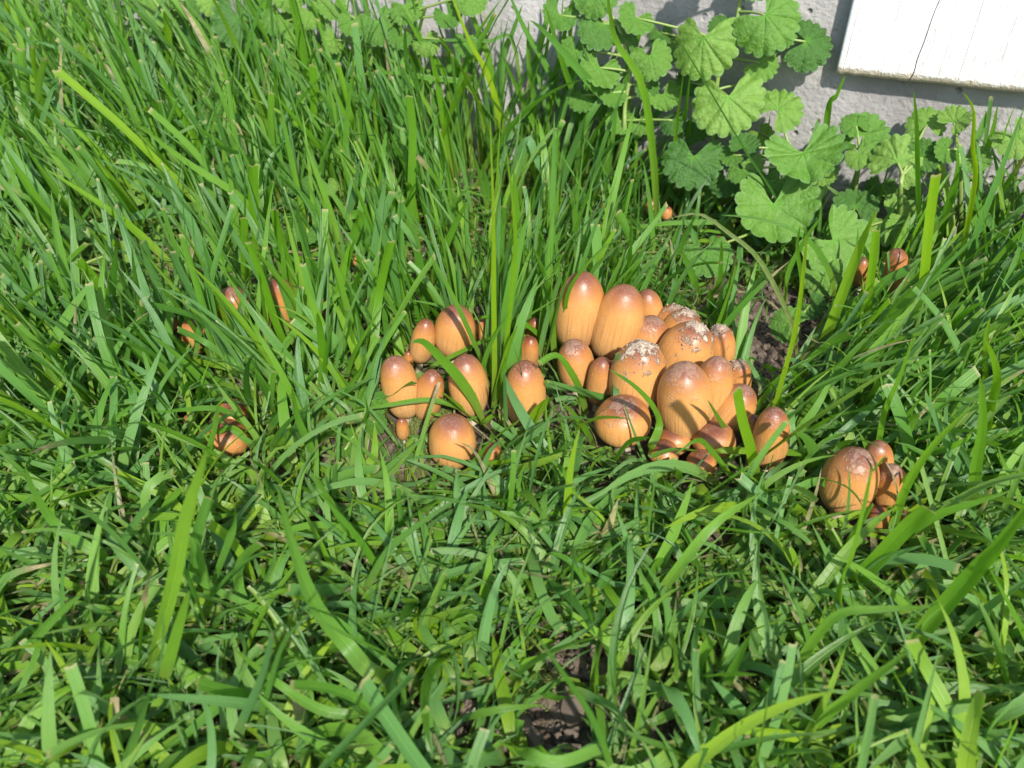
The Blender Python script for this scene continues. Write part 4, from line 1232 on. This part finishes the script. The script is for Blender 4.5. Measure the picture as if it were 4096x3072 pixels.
    P, nrm, L, Wd = P[ok], nrm[ok], L[ok], Wd[ok]
    N = len(P)
    gx, gy = P[:, 0, 0], P[:, 0, 1]
    tint = 0.5 + 0.5 * np.sin(gx * 31 + 2 * np.sin(gy * 23)) * np.sin(gy * 37 + 1.3)
    rnd = np.clip(0.22 + 0.34 * tint + r.normal(0.12, 0.20, N) + 0.26 * frontness(project(P[:, 0])[1]), 0, 1)  # base colour raised toward the front, painting in the brighter sheen there
    hue = np.where(r.uniform(0, 1, N) < 0.18 + 0.42 * frontness(project(P[:, 0])[1]), r.uniform(.5, 1, N), r.uniform(0, .35, N))  # more minty blades in front: specular sheen painted as hue
    cut = (r.uniform(0, 1, N) < 0.20).astype(float)
    dry = np.zeros((N, K))
    dd = r.uniform(0, 1, N)
    tt = np.linspace(0, 1, K)[None, :]
    dry = np.where((dd < 0.005)[:, None], 0.8, 0.0) + np.where(((dd > .005) & (dd < .03))[:, None], np.clip((tt - r.uniform(.6, .9, N)[:, None]) / .12, 0, 1), 0.0)
    dry = np.clip(dry + dead * r.uniform(.5, 1.1, N)[:, None], 0, 1)
    return blades_mesh(P, None, nrm, Wd, cut, rnd, hue, dry, r.uniform(.1, .5, N), 3)

def frontness(py): return np.clip((py - 1500) / 700, 0, 1)
def len_main(px, py, r, N):
    f = frontness(py)
    base = 0.058 * (1 - f) + 0.037 * f
    base *= np.where((px > 2650) & (px < 3680) & (py < 1450), 0.85, 1.0)
    base *= 1 + 0.45 * np.clip((px - 3650) / 200, 0, 1) * np.clip((1400 - py) / 200, 0, 1)
    base *= 1 + 1.15 * np.clip((2850 - px) / 550, 0, 1) * np.clip((950 - py) / 350, 0, 1)
    return base * np.clip(r.normal(1, 0.28, N), .35, 1.7)
def wid_main(px, py, r, N):
    f = frontness(py)
    return (0.0033 - 0.0008 * f) * np.clip(r.lognormal(-0.08, 0.36 + 0.14 * f, N), .35, 1.7)
def style_main(px, py, r, N, L):
    f = frontness(py)
    lx = np.clip((px - 1900) / 2000, -1, 1)              # left part leans left, right part right
    az_back = np.where(lx < 0, math.pi - 0.35, 0.35) + r.normal(0, 0.8, N)
    az_any = r.uniform(0, 2 * math.pi, N)
    loose = r.uniform(0, 1, N) < (0.35 + 0.5 * f)
    az = np.where(loose, az_any, az_back)
    t0 = np.abs(r.normal(0.14 + 0.22 * np.abs(lx), 0.16, N)) * (1 - f) + np.abs(r.normal(0.85, 0.35, N)) * f
    kap = np.abs(r.normal(0.35, 0.4, N)) * (1 - f) + np.abs(r.normal(0.75, 0.5, N)) * f
    return az, t0, kap, r.normal(0, 0.5, N) * (1 + 1.1 * f)
def len_low(px, py, r, N): return 0.026 * np.clip(r.normal(1, .35, N), .3, 1.9)
def wid_low(px, py, r, N): return 0.0019 * np.clip(r.lognormal(0, .35, N), .45, 2.0)
def style_low(px, py, r, N, L):
    return r.uniform(0, 6.283, N), np.abs(r.normal(.75, .4, N)), np.abs(r.normal(.6, .4, N)), r.normal(0, .9, N)

def len_tiny(px, py, r, N): return 0.014 * np.clip(r.normal(1, .35, N), .4, 1.9)
def wid_tiny(px, py, r, N): return 0.0019 * np.clip(r.lognormal(0, .35, N), .45, 2.0)
def wid_thatch(px, py, r, N): return 0.0009 * np.clip(r.lognormal(0, .4, N), .45, 2.2)
def style_flat(px, py, r, N, L):
    return r.uniform(0, 6.283, N), np.abs(r.normal(1.25, .2, N)), r.normal(.25, .3, N), r.normal(0, .9, N)
XR, YR = (-0.75, 0.62), (0.02, 0.95)
parts = [lawn(13500, XR, YR, len_main, wid_main, 11, style_main, 21),
         lawn(14000, XR, YR, len_low, wid_low, 8, style_low, 22),
         lawn(9500, (-0.42, 0.42), (0.04, 0.32), len_main, wid_main, 11, style_main, 23),
         lawn(7500, (-0.62, 0.30), (0.40, 0.85), len_main, wid_main, 11, style_main, 24),
         lawn(2600, (0.14, 0.40), (0.30, 0.52), len_main, wid_main, 11, style_main, 27),
         lawn(2400, (-0.25, 0.10), (0.46, 0.66), len_main, wid_main, 11, style_main, 28),
         lawn(14000, (-0.45, 0.45), (0.04, 0.50), len_tiny, wid_tiny, 7, style_low, 25),
         lawn(7000, (-0.6, 0.5), (0.04, 0.62), len_low, wid_thatch, 7, style_flat, 26, 0.75)]
off = 0; VV, QQ, AA, BB = [], [], [], []
for (v, q, a, b) in parts:
    VV.append(v); QQ.append(q + off); AA.append(a); BB.append(b); off += len(v)
lawn_o = mesh_obj('grass', mesh_np('grass', np.concatenate(VV), np.concatenate(QQ), {'blade': np.concatenate(AA), 'blade2': np.concatenate(BB)}), M_GRASS)
tag(lawn_o, 'dense green lawn grass growing around the mushrooms', 'grass', None, 'stuff')

# ------------------------------------------------------------------ dry straws
STRAWS = [((2830,1165),(2960,1240),22,'dry pale straw on bare soil behind the soil-crusted mushrooms'), ((2990,1170),(2790,1210),20,'pale split grass stalk crossing the bare soil edge'),
      ((3010,1205),(3130,1255),22,'whitish dry leaf strip on the bare soil'), ((2830,1265),(2900,1300),16,'short tan chaff at the rear of the big cluster'),
      ((2920,1340),(3010,1420),12,'thin withered stalk bent over the bare soil'), ((970,2085),(1250,2220),34,'flat brown dead blade under the broad near blade'),
      ((1550,2260),(1650,2420),34,'bright cream dead blade in the near grass'), ((1690,2390),(1760,2330),16,'small cream chaff beside the bright dead blade'),
      ((90,2390),(290,2300),20,'tan dry blade with curled end in the left near grass'), ((2930,2330),(3140,2385),40,'pale yellow fallen blade in the near grass'),
      ((2900,2760),(3020,2830),44,'white flattened dead leaf on the soil'), ((3180,2380),(3190,2200),24,'silvery upright dead blade in the near grass'),
      ((3420,2720),(3480,2790),34,'small pale dead leaf by a green stem'), ((3290,2800),(3250,2900),46,'cream dead leaf base between stems'),
      ((3560,1640),(3690,1780),38,'grey withered blade lying under the bluish clipped one'), ((3440,1560),(3330,1650),22,'pale straw fragment beside the tall brown mushroom'),
      ((1400,2560),(1560,2520),30,'bent straw in the gap of the near grass'), ((930,480),(990,620),16,'cream torn tip hanging in the tall back grass'),
      ((2110,2590),(2200,2640),26,'yellow dead sheath on the damp soil'), ((3950,2560),(3860,2620),30,'whitish dry fragment in the right near grass')]
for (p, q, w, lab) in STRAWS:
    z0 = 0.010 if p[1] > 700 else 0.05
    a = on_z(*p, 0.004 if p[1] > 700 else 0.05); b = on_z(*q, 0.008 if p[1] > 700 else 0.045)
    if p[1] < 700:
        Y0 = on_z(960, 900).y; a = on_y(*p, Y0); b = on_y(*q, Y0)
    m = (a + b) / 2 + Vector((rng.normal(0, .002), rng.normal(0, .002), 0.004))
    C = catmull([a, m, b], 10)
    dm = depth((a + b) / 2)
    Vv, qq, a1, a2 = blades_mesh(C[None], None, np.array([[(0.2, -.5, .8)] * 10]), np.array([0.62 * w * dm / F_PX]), np.array([0.0]), np.array([.9]), np.array([0.]), np.full((1, 10), .8 if 'yellow' not in lab else .35), np.array([.6]))
    o = mesh_obj('dry_straw', mesh_np('dry_straw', Vv - np.array(a), qq, {'blade': a1, 'blade2': a2}), M_GRASS)
    o.location = a
    tag(o, lab, 'straw', 'dry straws lying in the lawn')

# ------------------------------------------------------------------ soil crumbs and moss
def scatter_crumbs():
    r = random.Random(3)
    V = []; F = []
    spots = [(3090, 1320, 170, 200, 420), (2250, 2900, 260, 140, 260), (2350, 2600, 220, 100, 200), (1850, 2900, 160, 130, 180), (2650, 2900, 140, 130, 120), (1650, 1800, 110, 70, 120),
             (520, 1120, 180, 140, 160)]
    for (sx, sy, rx, ry, n) in spots:
        for k in range(n):
            an = r.uniform(0, 6.28); rad = math.sqrt(r.random())
            p = on_z(sx + rx * rad * math.cos(an), sy + ry * rad * math.sin(an), 0)
            s = r.lognormvariate(0, .5) * 0.0011
            p.z = gz(p.x, p.y) - 0.003 + s * 0.4
            o0 = len(V)
            rot = Matrix.Rotation(r.uniform(0, 6), 3, 'Z') @ Matrix.Rotation(r.uniform(0, 6), 3, 'X')
            for v in CR_V: V.append(tuple(p + rot @ Vector(v) * s))
            for f in CR_F: F.append(tuple(int(o0 + q) for q in f))
    o = mesh_obj('soil_crumbs', mesh_np('soil_crumbs', V, F, smooth=False), M_CLOD)
    tag(o, 'loose crumbs of brown soil on the bare patches', 'soil', None, 'stuff')
scatter_crumbs()
def moss():
    r = random.Random(9)
    V = []; F = []
    spots = [(1735, 1640, 75, 50, 420), (1680, 1760, 70, 80, 300), (1640, 1700, 60, 40, 160), (640, 1280, 120, 50, 200), (2350, 2350, 120, 70, 240), (2140, 2730, 120, 80, 200), (1200, 2330, 100, 60, 160), (2950, 2750, 110, 70, 180)]
    for (sx, sy, rx, ry, n) in spots:
        for k in range(n):
            an = r.uniform(0, 6.28); rad = math.sqrt(r.random())
            p = on_z(sx + rx * rad * math.cos(an), sy + ry * rad * math.sin(an), 0)
            p.z = gz(p.x, p.y) - 0.003
            d = Vector((r.gauss(0, .7), r.gauss(0, .7), 1)).normalized()
            L = r.uniform(0.003, 0.008)
            for j in range(6):
                u = j / 6
                q = p + d * L * u
                a = r.uniform(0, 6.28)
                w = Vector((math.cos(a), math.sin(a), .6)).normalized() * r.uniform(.0009, .0018)
                s = w.cross(d).normalized() * 0.00022
                o0 = len(V)
                V += [tuple(q - s), tuple(q + s), tuple(q + w)]
                F.append((o0, o0 + 1, o0 + 2))
    o = mesh_obj('moss', mesh_np('moss', V, F, smooth=False), M_MOSS)
    tag(o, 'olive green moss sprigs on the soil between mushrooms and grass', 'moss', None, 'stuff')
moss()
